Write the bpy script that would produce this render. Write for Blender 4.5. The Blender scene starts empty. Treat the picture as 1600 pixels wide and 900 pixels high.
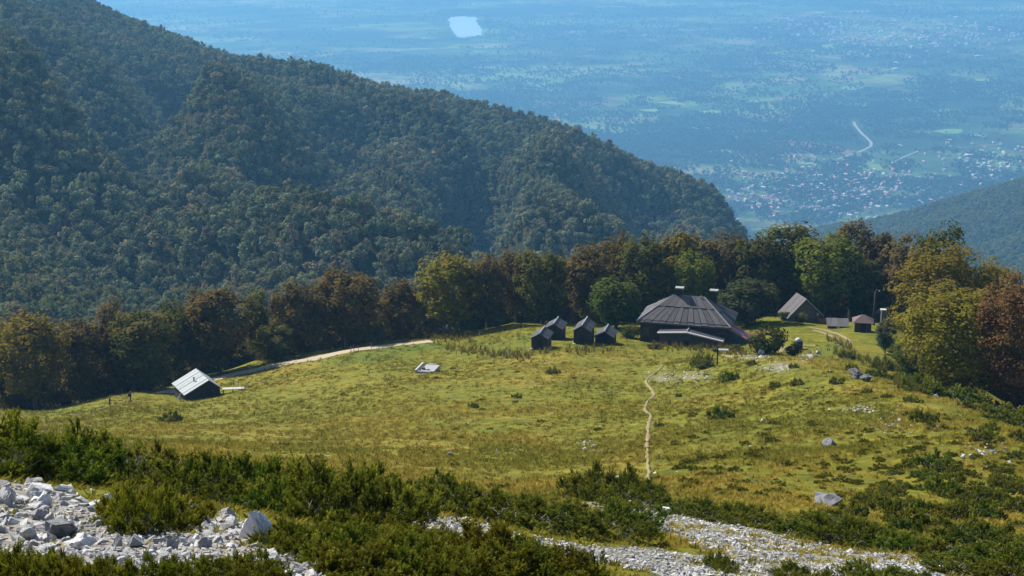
import bpy, bmesh, math, random
import numpy as np
from mathutils import Vector

random.seed(7)
rng = np.random.default_rng(11)
sc = bpy.context.scene
COL = sc.collection
RAD = math.radians

# ------------------------------------------------------------------ camera, light, exposure
FPX = 2537.0                      # focal length in photograph pixels (1600 wide)
PITCH = RAD(15.0)
cam_d = bpy.data.cameras.new('camera'); cam_d.sensor_width = 36.0; cam_d.lens = 36.0 * FPX / 1600.0
cam_d.clip_start = 0.2; cam_d.clip_end = 60000.0
cam = bpy.data.objects.new('camera', cam_d); COL.objects.link(cam)
cam.location = (0, 0, 0); cam.rotation_euler = (RAD(90) - PITCH, 0, 0)
sc.camera = cam

SUN_EL, SUN_AZ = RAD(40), RAD(-45)          # azimuth from +Y, positive towards +X
sun_dir = Vector((math.sin(SUN_AZ) * math.cos(SUN_EL), math.cos(SUN_AZ) * math.cos(SUN_EL), math.sin(SUN_EL)))
sun_d = bpy.data.lights.new('sun', 'SUN'); sun_d.energy = 5.0; sun_d.angle = RAD(0.53); sun_d.color = (1.0, 0.94, 0.84)
sun = bpy.data.objects.new('sun', sun_d); COL.objects.link(sun)
sun.rotation_euler = sun_dir.to_track_quat('Z', 'Y').to_euler()
w = bpy.data.worlds.new('World'); sc.world = w; w.use_nodes = True
wn = w.node_tree.nodes; bg = wn['Background']
sky = wn.new('ShaderNodeTexSky'); sky.sky_type = 'NISHITA'; sky.sun_disc = False
sky.sun_elevation = SUN_EL; sky.sun_rotation = SUN_AZ; sky.altitude = 1600; sky.air_density = 1.0; sky.dust_density = 1.0
w.node_tree.links.new(sky.outputs['Color'], bg.inputs['Color']); bg.inputs['Strength'].default_value = 0.095
vs = sc.view_settings; vs.view_transform = 'Standard'; vs.look = 'None'; vs.exposure = 0.85; vs.gamma = 1.0; vs.use_curve_mapping = False
cy = sc.cycles
cy.max_bounces = 4; cy.diffuse_bounces = 2; cy.glossy_bounces = 2; cy.transmission_bounces = 2; cy.volume_bounces = 0
cy.transparent_max_bounces = 4; cy.use_denoising = True
try: cy.denoiser = 'OPENIMAGEDENOISE'
except Exception: pass
cy.use_adaptive_sampling = True; cy.adaptive_threshold = 0.01

HAZE_DENSITY = 0.86e-4
HAZE_COLOR = (0.22, 0.58, 1.0)

# ------------------------------------------------------------------ maths helpers
VZ = -1400.0
cP, sP = math.cos(PITCH), math.sin(PITCH)
def pt(u, v, d):
    """world point of photograph pixel (u,v) at depth d along the view axis"""
    a = (np.asarray(u, float) - 800) / FPX; b = (450 - np.asarray(v, float)) / FPX; d = np.asarray(d, float)
    return np.stack([a * d, (cP + sP * b) * d, (-sP + cP * b) * d], -1)
def proj(p):
    p = np.asarray(p, float); x, y, z = p[..., 0], p[..., 1], p[..., 2]
    d = y * cP - z * sP; up = y * sP + z * cP
    d = np.where(np.abs(d) < 1e-3, 1e-3, d)
    return 800 + FPX * x / d, 450 - FPX * up / d, d
def hash2(i, j, s):
    n = (i.astype(np.int64) * 374761393 + j.astype(np.int64) * 668265263 + s * 1442695041) & 0xffffffff
    n = ((n ^ (n >> 13)) * 1274126177) & 0xffffffff
    return ((n ^ (n >> 16)) & 0xffff) / 65535.0
def vnoise(x, y, s=0):
    xi, yi = np.floor(x), np.floor(y); fx, fy = x - xi, y - yi
    fx = fx * fx * (3 - 2 * fx); fy = fy * fy * (3 - 2 * fy)
    a, b = hash2(xi, yi, s), hash2(xi + 1, yi, s); c, d = hash2(xi, yi + 1, s), hash2(xi + 1, yi + 1, s)
    return (a + (b - a) * fx) * (1 - fy) + (c + (d - c) * fx) * fy
def fbm(x, y, s=0, o=4):
    r = 0.0; a = 0.5
    for k in range(o):
        r = r + a * (vnoise(x, y, s + k * 17) - 0.5); x = x * 2.03 + 11.3; y = y * 2.03 + 5.7; a *= 0.5
    return r
def sstep(a, b, x):
    t = np.clip((x - a) / (b - a), 0, 1); return t * t * (3 - 2 * t)
def inpoly(u, v, poly):
    inside = np.zeros(np.shape(u), bool); n = len(poly)
    for i in range(n):
        x1, y1 = poly[i]; x2, y2 = poly[(i + 1) % n]
        if y1 == y2: continue
        c = ((y1 > v) != (y2 > v)) & (u < (x2 - x1) * (v - y1) / (y2 - y1) + x1)
        inside ^= c
    return inside

class Surf:
    """smooth ground through control points: depression tangent as a thin-plate spline over (azimuth, log distance)"""
    def __init__(self, cols, extra=(), smooth=1e-3):
        P = [pt(u, v, d) for u, pts in cols for v, d in pts] + [np.array(e, float) for e in extra]
        P = np.array(P); self.q = self.feat(P[:, 0], P[:, 1]); r = np.hypot(P[:, 0], P[:, 1]); T = -P[:, 2] / r
        n = len(P); K = self.ker(self.q[:, None] - self.q[None]) + smooth * np.eye(n)
        A = np.zeros((n + 3, n + 3)); A[:n, :n] = K; A[:n, n] = 1; A[:n, n + 1:] = self.q; A[n, :n] = 1; A[n + 1:, :n] = self.q.T
        self.w = np.linalg.solve(A, np.concatenate([T, np.zeros(3)]))
    @staticmethod
    def feat(x, y): return np.stack([np.arctan2(x, y) * 6.0, np.log(np.hypot(x, y) + 1e-6) * 1.6], -1)
    @staticmethod
    def ker(d):
        r2 = (d ** 2).sum(-1); return 0.5 * r2 * np.log(r2 + 1e-12)
    def z(self, x, y):
        x = np.asarray(x, float); y = np.asarray(y, float); sh = x.shape; q = self.feat(x.ravel(), y.ravel()); out = np.empty(len(q)); n = len(self.q)
        for i in range(0, len(q), 8000):
            c = q[i:i + 8000]
            out[i:i + 8000] = self.ker(c[:, None] - self.q[None]) @ self.w[:n] + self.w[n] + c @ self.w[n + 1:]
        return (-out * np.hypot(x.ravel(), y.ravel())).reshape(sh)

near_cols = [
 (-250, [(1095,8.5),(900,14),(830,17),(755,24),(725,36),(705,90),(680,180),(655,270),(720,335),(815,450),(860,560)]),
 (0,    [(1095,8.5),(900,15),(830,19),(760,25),(728,36),(700,110),(690,150),(662,225),(641,270),(705,335),(800,450),(850,560)]),
 (200,  [(1095,8.5),(900,15),(840,19),(770,27),(735,40),(700,130),(660,205),(640,240),(624,270),(613,290),(680,345),(775,455),(840,560)]),
 (120,  [(690,140),(655,235),(643,258),(631,278),(695,340)]),
 (60,   [(690,145),(660,225),(645,262),(642,274),(705,337)]),
 (400,  [(1095,9),(900,16),(830,21),(780,32),(755,60),(720,115),(680,170),(640,232),(592,288),(578,303),(563,316),(640,372),(745,470),(800,560)]),
 (600,  [(1095,10),(900,18),(830,26),(790,38),(760,75),(720,118),(660,185),(600,240),(545,306),(540,313),(531,324),(614,378),(714,470),(780,560)]),
 (300,  [(700,120),(660,208),(622,276),(612,285),(599,300),(589,312),(668,364)]),
 (500,  [(700,142),(640,222),(580,282),(560,304),(546,319),(620,372)]),
 (700,  [(690,145),(620,215),(560,285),(533,311),(522,324),(600,380)]),
 (1130, [(700,122),(620,200),(560,262),(548,280),(540,297),(512,322)]),
 (800,  [(1095,11),(900,20),(850,28),(815,40),(785,70),(740,108),(680,160),(610,220),(560,270),(512,318),(505,328),(575,385),(690,480),(750,560)]),
 (1000, [(1095,13),(900,24),(850,34),(810,50),(770,75),(720,115),(650,175),(590,235),(545,285),(528,302),(503,335),(545,395),(662,500),(710,560)]),
 (1200, [(1095,16),(900,30),(850,45),(810,60),(770,80),(700,125),(630,185),(575,240),(548,275),(502,322),(490,340),(545,400),(660,500),(710,560)]),
 (1300, [(600,215),(575,240),(540,280),(508,318),(500,330)]),
 (1400, [(1095,20),(900,36),(850,55),(800,75),(740,105),(680,145),(625,192),(600,222),(570,258),(525,300),(512,325),(590,400),(700,500),(740,560)]),
 (1500, [(620,205),(590,235)]),
 (1600, [(1095,22),(900,40),(840,65),(780,90),(725,125),(682,160),(655,188),(645,222),(716,300),(783,400),(800,560)]),
 (1850, [(1095,26),(900,48),(850,75),(780,125),(725,190),(720,222),(800,300),(850,400),(860,560)]),
]
near = Surf(near_cols, extra=[(x * .5, 3.2, -2.6) for x in (-4, 0, 4)])
def seg_dist(x, y, P):
    best = np.full(np.shape(x), 1e9)
    for (ax, ay), (bx, by) in zip(P[:-1], P[1:]):
        dx, dy = bx - ax, by - ay; t = np.clip(((x - ax) * dx + (y - ay) * dy) / (dx * dx + dy * dy + 1e-9), 0, 1)
        best = np.minimum(best, np.hypot(x - ax - t * dx, y - ay - t * dy))
    return best
xy = lambda L: [tuple(pt(*q)[:2]) for q in L]
KNOLL = xy([(1180,572,238),(1290,605,205),(1400,655,170),(1490,705,140),(1570,765,105)])
def tz(x, y, detail=True):
    z = near.z(x, y) + 2.6 * np.exp(-(seg_dist(x, y, KNOLL) / 13.0) ** 2)
    if detail:
        r = np.hypot(x, y); k = np.clip(r / 60, .25, 1); far = 1 - .75 * sstep(90, 260, r); k = k * far
        z = z + fbm(x / 26, y / 26, 3, 3) * 1.0 * k + fbm(x / 5, y / 5, 9, 3) * .55 * k + fbm(x / 1.3, y / 1.3, 5, 2) * .16 * (1 - sstep(25, 90, r))
    return z
mt_cols = [
 (-260,[(560,560),(450,700),(300,800),(150,900),(60,1000),(85,1100),(40,1300),(-60,1700),(-140,1900),(0,2300)]),
 (0,   [(560,580),(490,680),(400,760),(300,830),(200,890),(112,960),(128,1080),(90,1220),(20,1500),(-60,1800),(-85,1950),(40,2400)]),
 (80,  [(480,690),(400,755),(250,870),(155,940),(172,1070),(130,1200),(30,1600),(-38,1920)]),
 (150, [(560,590),(480,690),(400,750),(300,830),(200,920),(222,1060),(180,1190),(100,1400),(40,1700),(10,1900),(120,2400)]),
 (230, [(560,600),(480,690),(400,750),(320,800),(258,880),(285,1010),(234,1160),(150,1350),(90,1650),(41,1900),(150,2350)]),
 (280, [(400,750),(300,850),(275,940),(215,1130),(180,1270),(172,1400),(120,1600),(60,1890)]),
 (330, [(570,610),(500,680),(420,740),(335,820),(318,900),(250,1010),(180,1170),(150,1290),(165,1420),(115,1650),(73,1880),(180,2350)]),
 (430, [(580,620),(500,690),(430,740),(375,800),(362,900),(280,1050),(200,1250),(150,1450),(96,1850),(200,2350)]),
 (540, [(580,640),(500,700),(430,760),(405,820),(375,950),(290,1120),(220,1300),(160,1550),(121,1830),(230,2300)]),
 (640, [(580,660),(500,720),(445,780),(432,850),(395,950),(330,1060),(240,1300),(180,1600),(144,1820),(250,2300)]),
 (690, [(480,760),(425,870),(360,1040),(320,1120),(250,1330),(152,1812)]),
 (750, [(580,720),(480,800),(430,900),(405,1040),(360,1270),(320,1330),(240,1500),(172,1805),(270,2250)]),
 (830, [(500,850),(400,1030),(340,1150),(270,1330),(200,1800),(300,2200)]),
 (900, [(480,880),(400,1050),(370,1120),(300,1330),(222,1790)]),
 (960, [(500,930),(400,1130),(360,1290),(300,1490),(244,1775),(345,2200)]),
 (1040,[(500,1000),(400,1270),(350,1460),(310,1590),(274,1755),(380,2150)]),
 (1110,[(500,1100),(420,1320),(370,1500),(335,1620),(308,1735),(410,2100)]),
 (1150,[(550,1200),(450,1450),(400,1600),(354,1720),(460,2000)]),
 (1190,[(560,1300),(470,1550),(420,1700),(520,2000)]),
 (1260,[(700,1300),(600,1600),(560,1750),(600,2000)]),
 (1400,[(800,1300),(750,1700),(800,2000)]),
 (1750,[(900,1200),(900,1700),(880,2000)]),
]
mount = Surf(mt_cols, smooth=2e-4)
GULLIES = [(xy([(305,128,1560),(275,150,1450),(240,190,1270),(225,232,1130),(232,275,1010),(300,330,900)]), 46, 46), (xy([(800,250,1560),(760,310,1390),(735,365,1250),(700,410,1010)]), 42, 46), (xy([(1030,295,1600),(985,345,1390),(940,395,1150)]), 34, 42), (xy([(90,190,930),(170,290,850),(260,380,770)]), 26, 34), (xy([(560,190,1480),(520,270,1180),(500,340,1000)]), 34, 38)]
CRESTS = [(xy([(345,140,1380),(330,156,1300),(270,205,1160),(330,300,980)]), 22, 45), (xy([(860,240,1560),(850,310,1260),(900,385,1110)]), 20, 42), (xy([(-60,90,1000),(0,112,960),(150,197,920),(290,290,850),(480,395,800)]), 14, 40)]
def spurs(x, y, r):
    return spur_noise(x, y, r) + sum(h * np.exp(-(seg_dist(x, y, L) / w) ** 2) for L, h, w in CRESTS) - sum(h * np.exp(-(seg_dist(x, y, L) / w) ** 2) for L, h, w in GULLIES)
def spur_noise(x, y, r):
    q = (x * .62 + y * .78) / 250 + 1.1 * fbm(x / 380, y / 380, 71, 3); q2 = (x * .75 + y * .66) / 110 + 1.2 * fbm(x / 170, y / 170, 73, 3)
    a = np.abs(2 * (q - np.floor(q)) - 1); b = np.abs(2 * (q2 - np.floor(q2)) - 1)
    return ((.5 - a) * 44 + (.5 - b) * 22) * (1 - .7 * sstep(1500, 1850, r)) * sstep(560, 800, r)
def mz(x, y):
    r = np.hypot(x, y)
    z = mount.z(x, y) + fbm(x / 150, y / 150, 21, 3) * 16 + fbm(x / 45, y / 45, 23, 2) * 5 - 8.0 + spurs(x, y, r)
    return z + (VZ - 15 - z) * sstep(2100, 3500, r)
hl_cols = [
 (950, [(520,2200),(500,2800),(470,3700),(450,4200)]),
 (1100,[(540,2200),(480,2800),(452,3500),(450,4000)]),
 (1250,[(520,2100),(430,2700),(382,3100),(360,3400),(400,3900)]),
 (1400,[(500,2000),(400,2500),(350,2900),(330,3200),(375,3900)]),
 (1500,[(450,2100),(390,2500),(335,2800),(305,3100),(350,3800)]),
 (1600,[(430,2100),(360,2500),(305,2800),(281,3000),(325,3800)]),
 (1900,[(420,1900),(310,2400),(240,2700),(205,2900),(270,3700)]),
]
hl_cols = [(u_, [(v_ + 6, d_ * 1.32) for v_, d_ in L_]) for u_, L_ in hl_cols]
hill = Surf(hl_cols, smooth=1e-3)
def hz(x, y):
    r = np.hypot(x, y)
    z = hill.z(x, y) + fbm(x / 220, y / 220, 31, 3) * 30 - 6
    return z + (VZ - 15 - z) * sstep(4700, 6000, r)
def at_ground(u, v, surf=tz, tmin=6, tmax=600, n=260):
    """first point of the ground seen at photograph pixel (u,v)"""
    u = np.atleast_1d(np.asarray(u, float)); v = np.atleast_1d(np.asarray(v, float))
    ts = np.exp(np.linspace(math.log(tmin), math.log(tmax), n)); hit = np.full(len(u), np.nan); lo = np.full(len(u), tmin)
    for a, b in zip(ts[:-1], ts[1:]):
        act = np.isnan(hit)
        if not act.any(): break
        p = pt(u[act], v[act], b); f = p[:, 2] - surf(p[:, 0], p[:, 1])
        idx = np.where(act)[0][f < 0]; lo[idx] = a; hit[idx] = b
    ok = ~np.isnan(hit); L = lo.copy(); H = np.where(ok, hit, tmax)
    for _ in range(12):
        m = (L + H) / 2; p = pt(u, v, m); f = p[:, 2] - surf(p[:, 0], p[:, 1]); H = np.where(f < 0, m, H); L = np.where(f < 0, L, m)
    p = pt(u, v, H); p[:, 2] = surf(p[:, 0], p[:, 1])
    return p, ok
def g1(u, v, **k):
    p, ok = at_ground([u], [v], **k)
    return Vector(p[0])
def ground_at_depth(u, d, surf=tz):
    """ground point in the column u at depth d"""
    x = (u - 800) / FPX * d; z = -d * .28
    for _ in range(8):
        y = (d + z * sP) / cP; z = float(surf(np.array([x]), np.array([y]))[0])
    return Vector((x, y, z))
def sample_poly(poly, n, seed=0):
    r = np.random.default_rng(seed); P = np.array(poly, float); lo, hi = P.min(0), P.max(0); out = []
    while sum(map(len, out)) < n:
        q = lo + r.random((n * 3, 2)) * (hi - lo); out.append(q[inpoly(q[:, 0], q[:, 1], poly)])
    return np.concatenate(out)[:n]

# ------------------------------------------------------------------ object helpers
def tag(o, label=None, cat=None, group=None, kind=None):
    if label: o['label'] = label
    if cat: o['category'] = cat
    if group: o['group'] = group
    if kind: o['kind'] = kind
    return o
def mk_mesh(name, V, F, mat=None, smooth=False, attrs=None, mats=None, midx=None):
    """V (n,3); F (m,k) array of equal faces, or list of lists"""
    me = bpy.data.meshes.new(name); V = np.asarray(V, np.float32)
    if isinstance(F, np.ndarray):
        m, k = F.shape
        me.vertices.add(len(V)); me.vertices.foreach_set('co', V.ravel())
        me.loops.add(m * k); me.loops.foreach_set('vertex_index', F.astype(np.int32).ravel())
        me.polygons.add(m); me.polygons.foreach_set('loop_start', np.arange(0, m * k, k, dtype=np.int32))
        try: me.polygons.foreach_set('loop_total', np.full(m, k, np.int32))
        except Exception: pass
        me.update(calc_edges=True)
    else:
        me.from_pydata([tuple(map(float, v)) for v in V], [], F); me.update()
    if smooth: me.polygons.foreach_set('use_smooth', np.ones(len(me.polygons), bool))
    for k_, a in (attrs or {}).items():
        a = np.asarray(a, np.float32)
        if a.ndim == 1:
            at = me.attributes.new(k_, 'FLOAT', 'POINT'); at.data.foreach_set('value', a)
        else:
            if a.shape[1] == 3: a = np.concatenate([a, np.ones((len(a), 1), np.float32)], 1)
            at = me.attributes.new(k_, 'FLOAT_COLOR', 'POINT'); at.data.foreach_set('color', a.ravel())
    for m_ in (mats or ([mat] if mat else [])): me.materials.append(m_)
    if midx is not None: me.polygons.foreach_set('material_index', np.asarray(midx, np.int32))
    return me
def link(name, data, parent=None, loc=None, rot=None, scale=None):
    o = bpy.data.objects.new(name, data); COL.objects.link(o)
    if parent: o.parent = parent
    if loc is not None: o.location = loc
    if rot is not None: o.rotation_euler = rot
    if scale is not None: o.scale = scale
    return o
def empty(name, loc, rz=0, scale=None):
    o = link(name, None, None, loc, (0, 0, rz), scale); o.empty_display_size = .5
    return o
class MB:
    """collects simple solids into one mesh"""
    def __init__(s): s.v = []; s.f = []
    def add(s, V, F):
        b = len(s.v); s.v += [tuple(map(float, p)) for p in V]; s.f += [[i + b for i in f] for f in F]; return s
    def hexa(s, P): return s.add(P, [[0,3,2,1],[4,5,6,7],[0,1,5,4],[1,2,6,5],[2,3,7,6],[3,0,4,7]])
    def box(s, x0, x1, y0, y1, z0, z1):
        return s.hexa([(x0,y0,z0),(x1,y0,z0),(x1,y1,z0),(x0,y1,z0),(x0,y0,z1),(x1,y0,z1),(x1,y1,z1),(x0,y1,z1)])
    def slab(s, a, b, c, d, t):
        """four corners (counter-clockwise from above) thickened downwards along the normal"""
        a, b, c, d = map(Vector, (a, b, c, d)); n = (b - a).cross(d - a).normalized() * t
        return s.hexa([a - n, b - n, c - n, d - n, a, b, c, d])
    def prism(s, poly, y0, y1):
        """polygon in xz extruded along y"""
        n = len(poly); V = [(x, y0, z) for x, z in poly] + [(x, y1, z) for x, z in poly]
        return s.add(V, [list(range(n)), list(range(2 * n - 1, n - 1, -1))] + [[i, i + n, (i + 1) % n + n, (i + 1) % n] for i in range(n)])
    def tube(s, pts, rad, n=6, cap=True):
        pts = [Vector(p) for p in pts]; V = []; F = []
        for i, p in enumerate(pts):
            t = (pts[min(i + 1, len(pts) - 1)] - pts[max(i - 1, 0)]).normalized()
            a = t.orthogonal().normalized() if i == 0 else (a - t * a.dot(t)).normalized(); b = t.cross(a)
            r = rad[i] if isinstance(rad, (list, tuple)) else rad
            V += [p + (a * math.cos(2 * math.pi * k / n) + b * math.sin(2 * math.pi * k / n)) * r for k in range(n)]
        for i in range(len(pts) - 1):
            for k in range(n): F.append([i*n+k, i*n+(k+1)%n, (i+1)*n+(k+1)%n, (i+1)*n+k])
        if cap: F += [list(range(n - 1, -1, -1)), [(len(pts) - 1) * n + k for k in range(n)]]
        return s.add(V, F)
    def mesh(s, name, mat, smooth=False): return mk_mesh(name, s.v, s.f, mat, smooth)
    def build(s, name, mat, parent=None, smooth=False): return link(name, s.mesh(name, mat, smooth), parent)

# ------------------------------------------------------------------ materials
def new_mat(name):
    m = bpy.data.materials.new(name); m.use_nodes = True; nt = m.node_tree; nt.nodes.clear()
    out = nt.nodes.new('ShaderNodeOutputMaterial'); return m, nt, out
def nd(nt, typ, **kw):
    n = nt.nodes.new(typ)
    for k, v in kw.items():
        if k.startswith('i_'): n.inputs[k[2:].replace('_', ' ')].default_value = v
        else: setattr(n, k, v)
    return n
def lk(nt, a, b): nt.links.new(a, b)
def mixc(nt, fac, a, b, mode='MIX'):
    n = nt.nodes.new('ShaderNodeMix'); n.data_type = 'RGBA'; n.blend_type = mode; n.clamp_factor = True
    for s, val in ((n.inputs[0], fac), (n.inputs[6], a), (n.inputs[7], b)):
        if isinstance(val, (int, float)): s.default_value = val
        elif isinstance(val, (tuple, list)): s.default_value = tuple(val) + ((1,) if len(val) == 3 else ())
        else: lk(nt, val, s)
    return n.outputs[2]
def mth(nt, op, a, b=None, c=None, clamp=False):
    n = nt.nodes.new('ShaderNodeMath'); n.operation = op; n.use_clamp = clamp
    for i, val in enumerate((a, b, c)):
        if val is None: continue
        if isinstance(val, (int, float)): n.inputs[i].default_value = val
        else: lk(nt, val, n.inputs[i])
    return n.outputs[0]
def ramp(nt, fac, stops):
    n = nt.nodes.new('ShaderNodeValToRGB'); e = n.color_ramp.elements
    while len(e) < len(stops): e.new(0.5)
    for el, (p, c) in zip(e, stops): el.position = p; el.color = tuple(c) + (1,)
    lk(nt, fac, n.inputs[0]); return n.outputs[0]
def noise(nt, scale, detail=4, coord=None, rough=.55, dist=0):
    n = nd(nt, 'ShaderNodeTexNoise'); n.inputs['Scale'].default_value = scale; n.inputs['Detail'].default_value = detail
    n.inputs['Roughness'].default_value = rough; n.inputs['Distortion'].default_value = dist
    if coord is not None: lk(nt, coord, n.inputs['Vector'])
    return n
def objco(nt, scale=(1, 1, 1)):
    t = nd(nt, 'ShaderNodeTexCoord'); m = nd(nt, 'ShaderNodeMapping'); m.inputs['Scale'].default_value = scale
    lk(nt, t.outputs['Object'], m.inputs['Vector']); return m.outputs[0]
def mat_plain(name, col, rough=.8, var=.25, scale=4.0, stretch=(1, 1, 1), metal=0.0, bump=.3, bdist=.02):
    m, nt, out = new_mat(name); c = objco(nt, stretch); n = noise(nt, scale, 6, c)
    oi = nd(nt, 'ShaderNodeObjectInfo')
    f = mth(nt, 'ADD', mth(nt, 'MULTIPLY_ADD', n.outputs[0], 2 * var, 1 - var), mth(nt, 'MULTIPLY_ADD', oi.outputs['Random'], var * .8, -var * .4))
    hs = nd(nt, 'ShaderNodeMix'); hs.data_type = 'RGBA'; hs.blend_type = 'MULTIPLY'; hs.inputs[0].default_value = 1; hs.inputs[6].default_value = tuple(col) + (1,)
    cx = nd(nt, 'ShaderNodeCombineColor'); [lk(nt, f, cx.inputs[i]) for i in range(3)]; lk(nt, cx.outputs[0], hs.inputs[7])
    b = nd(nt, 'ShaderNodeBsdfPrincipled'); b.inputs['Roughness'].default_value = rough; b.inputs['Metallic'].default_value = metal; b.inputs['Specular IOR Level'].default_value = .5 if rough < .5 else .18
    lk(nt, hs.outputs[2], b.inputs['Base Color'])
    if bump:
        bp = nd(nt, 'ShaderNodeBump'); bp.inputs['Strength'].default_value = bump; bp.inputs['Distance'].default_value = bdist
        lk(nt, n.outputs[0], bp.inputs['Height']); lk(nt, bp.outputs[0], b.inputs['Normal'])
    lk(nt, b.outputs[0], out.inputs[0]); return m
def mat_leaf(name, source, rust=(0.13, 0.055, 0.02), trans=.35, bright=1.0):
    """leaves: base colour from the object colour or the scatter tint; attribute tone: r = share of autumn colour, g = lightness"""
    m, nt, out = new_mat(name)
    if source == 'object': base = nd(nt, 'ShaderNodeObjectInfo').outputs['Color']
    else: base = nd(nt, 'ShaderNodeAttribute', attribute_type='INSTANCER', attribute_name='tint').outputs['Color']
    t = nd(nt, 'ShaderNodeAttribute', attribute_type='GEOMETRY', attribute_name='tone'); sp = nd(nt, 'ShaderNodeSeparateColor'); lk(nt, t.outputs['Color'], sp.inputs[0])
    c = mixc(nt, sp.outputs[0], base, rust) if rust else base
    f = mth(nt, 'MULTIPLY_ADD', sp.outputs[1], .9 * bright, .55 * bright)
    cx = nd(nt, 'ShaderNodeCombineColor'); [lk(nt, f, cx.inputs[i]) for i in range(3)]
    c = mixc(nt, 1.0, c, cx.outputs[0], 'MULTIPLY')
    d = nd(nt, 'ShaderNodeBsdfDiffuse'); tr = nd(nt, 'ShaderNodeBsdfTranslucent'); mx = nd(nt, 'ShaderNodeMixShader'); mx.inputs[0].default_value = trans
    lk(nt, c, d.inputs['Color']); ct = mixc(nt, 1.0, c, (1.0, 1.05, .55), 'MULTIPLY'); lk(nt, ct, tr.inputs['Color'])
    lk(nt, d.outputs[0], mx.inputs[1]); lk(nt, tr.outputs[0], mx.inputs[2]); lk(nt, mx.outputs[0], out.inputs[0]); return m

def mat_meadow():
    m, nt, out = new_mat('meadow_grass'); c = objco(nt)
    z = nd(nt, 'ShaderNodeAttribute', attribute_name='zone'); sp = nd(nt, 'ShaderNodeSeparateColor'); lk(nt, z.outputs['Color'], sp.inputs[0])
    n1 = noise(nt, .035, 5, c, .6); n2 = noise(nt, .35, 6, c, .65); n3 = noise(nt, 2.2, 5, c, .7); n4 = noise(nt, 9, 4, c, .7)
    g = ramp(nt, n2.outputs[0], [(.28, (.056, .068, .006)), (.45, (.110, .116, .008)), (.60, (.160, .148, .011)), (.78, (.24, .185, .020))])
    dryc = ramp(nt, n3.outputs[0], [(.3, (.17, .115, .020)), (.55, (.28, .195, .034)), (.8, (.36, .26, .060))])
    lush = ramp(nt, n3.outputs[0], [(.3, (.045, .08, .012)), (.6, (.085, .135, .018)), (.85, (.12, .16, .03))])
    dm = mth(nt, 'ADD', sp.outputs[0], mth(nt, 'MULTIPLY_ADD', n1.outputs[0], 2.6, -1.42)); dm = mth(nt, 'ADD', dm, mth(nt, 'MULTIPLY_ADD', n3.outputs[0], 1.3, -.65))
    dm = mth(nt, 'MULTIPLY', dm, 1.2, clamp=True)
    col = mixc(nt, dm, g, dryc)
    lm = mth(nt, 'ADD', sp.outputs[1], mth(nt, 'MULTIPLY_ADD', n3.outputs[0], .8, -.4), clamp=True); lm = mth(nt, 'MULTIPLY', lm, sp.outputs[1], clamp=True)
    col = mixc(nt, lm, col, lush)
    n5 = noise(nt, .9, 7, c, .72); mf = mth(nt, 'MULTIPLY_ADD', n5.outputs[0], 2.2, -.08, clamp=False); mcc = nd(nt, 'ShaderNodeCombineColor'); [lk(nt, mf, mcc.inputs[i]) for i in range(3)]; col = mixc(nt, 1.0, col, mcc.outputs[0], 'MULTIPLY')
    # darker colour where the fine bump noise is low
    gap = mth(nt, 'SUBTRACT', .43, n4.outputs[0]); gap = mth(nt, 'MULTIPLY', gap, 4.0, clamp=True)
    col = mixc(nt, gap, col, (.055, .055, .014))
    vo = nd(nt, 'ShaderNodeTexVoronoi'); vo.inputs['Scale'].default_value = 7; lk(nt, c, vo.inputs['Vector'])
    st = ramp(nt, vo.outputs['Color'], [(.2, (.22, .21, .19)), (.6, (.40, .38, .35)), (.9, (.55, .53, .50))])
    soil = mixc(nt, n3.outputs[0], (.16, .13, .085), st)
    gm = mth(nt, 'ADD', sp.outputs[2], mth(nt, 'MULTIPLY_ADD', n3.outputs[0], 1.8, -1.0)); gm = mth(nt, 'MULTIPLY', gm, mth(nt, 'MULTIPLY', sp.outputs[2], 2.2), clamp=True)
    col = mixc(nt, gm, col, soil)
    b = nd(nt, 'ShaderNodeBsdfPrincipled'); b.inputs['Roughness'].default_value = .95; b.inputs['Specular IOR Level'].default_value = .1
    lk(nt, col, b.inputs['Base Color'])
    h = mth(nt, 'ADD', mth(nt, 'MULTIPLY', n3.outputs[0], .6), mth(nt, 'MULTIPLY', n4.outputs[0], .35))
    bp = nd(nt, 'ShaderNodeBump'); bp.inputs['Strength'].default_value = .9; bp.inputs['Distance'].default_value = .35; lk(nt, h, bp.inputs['Height']); lk(nt, bp.outputs[0], b.inputs['Normal'])
    lk(nt, b.outputs[0], out.inputs[0]); return m
def mat_forest_floor(name, a, b_):
    m, nt, out = new_mat(name); c = objco(nt); n = noise(nt, .05, 6, c); col = mixc(nt, n.outputs[0], a, b_)
    d = nd(nt, 'ShaderNodeBsdfDiffuse'); lk(nt, col, d.inputs['Color']); lk(nt, d.outputs[0], out.inputs[0]); return m
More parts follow.
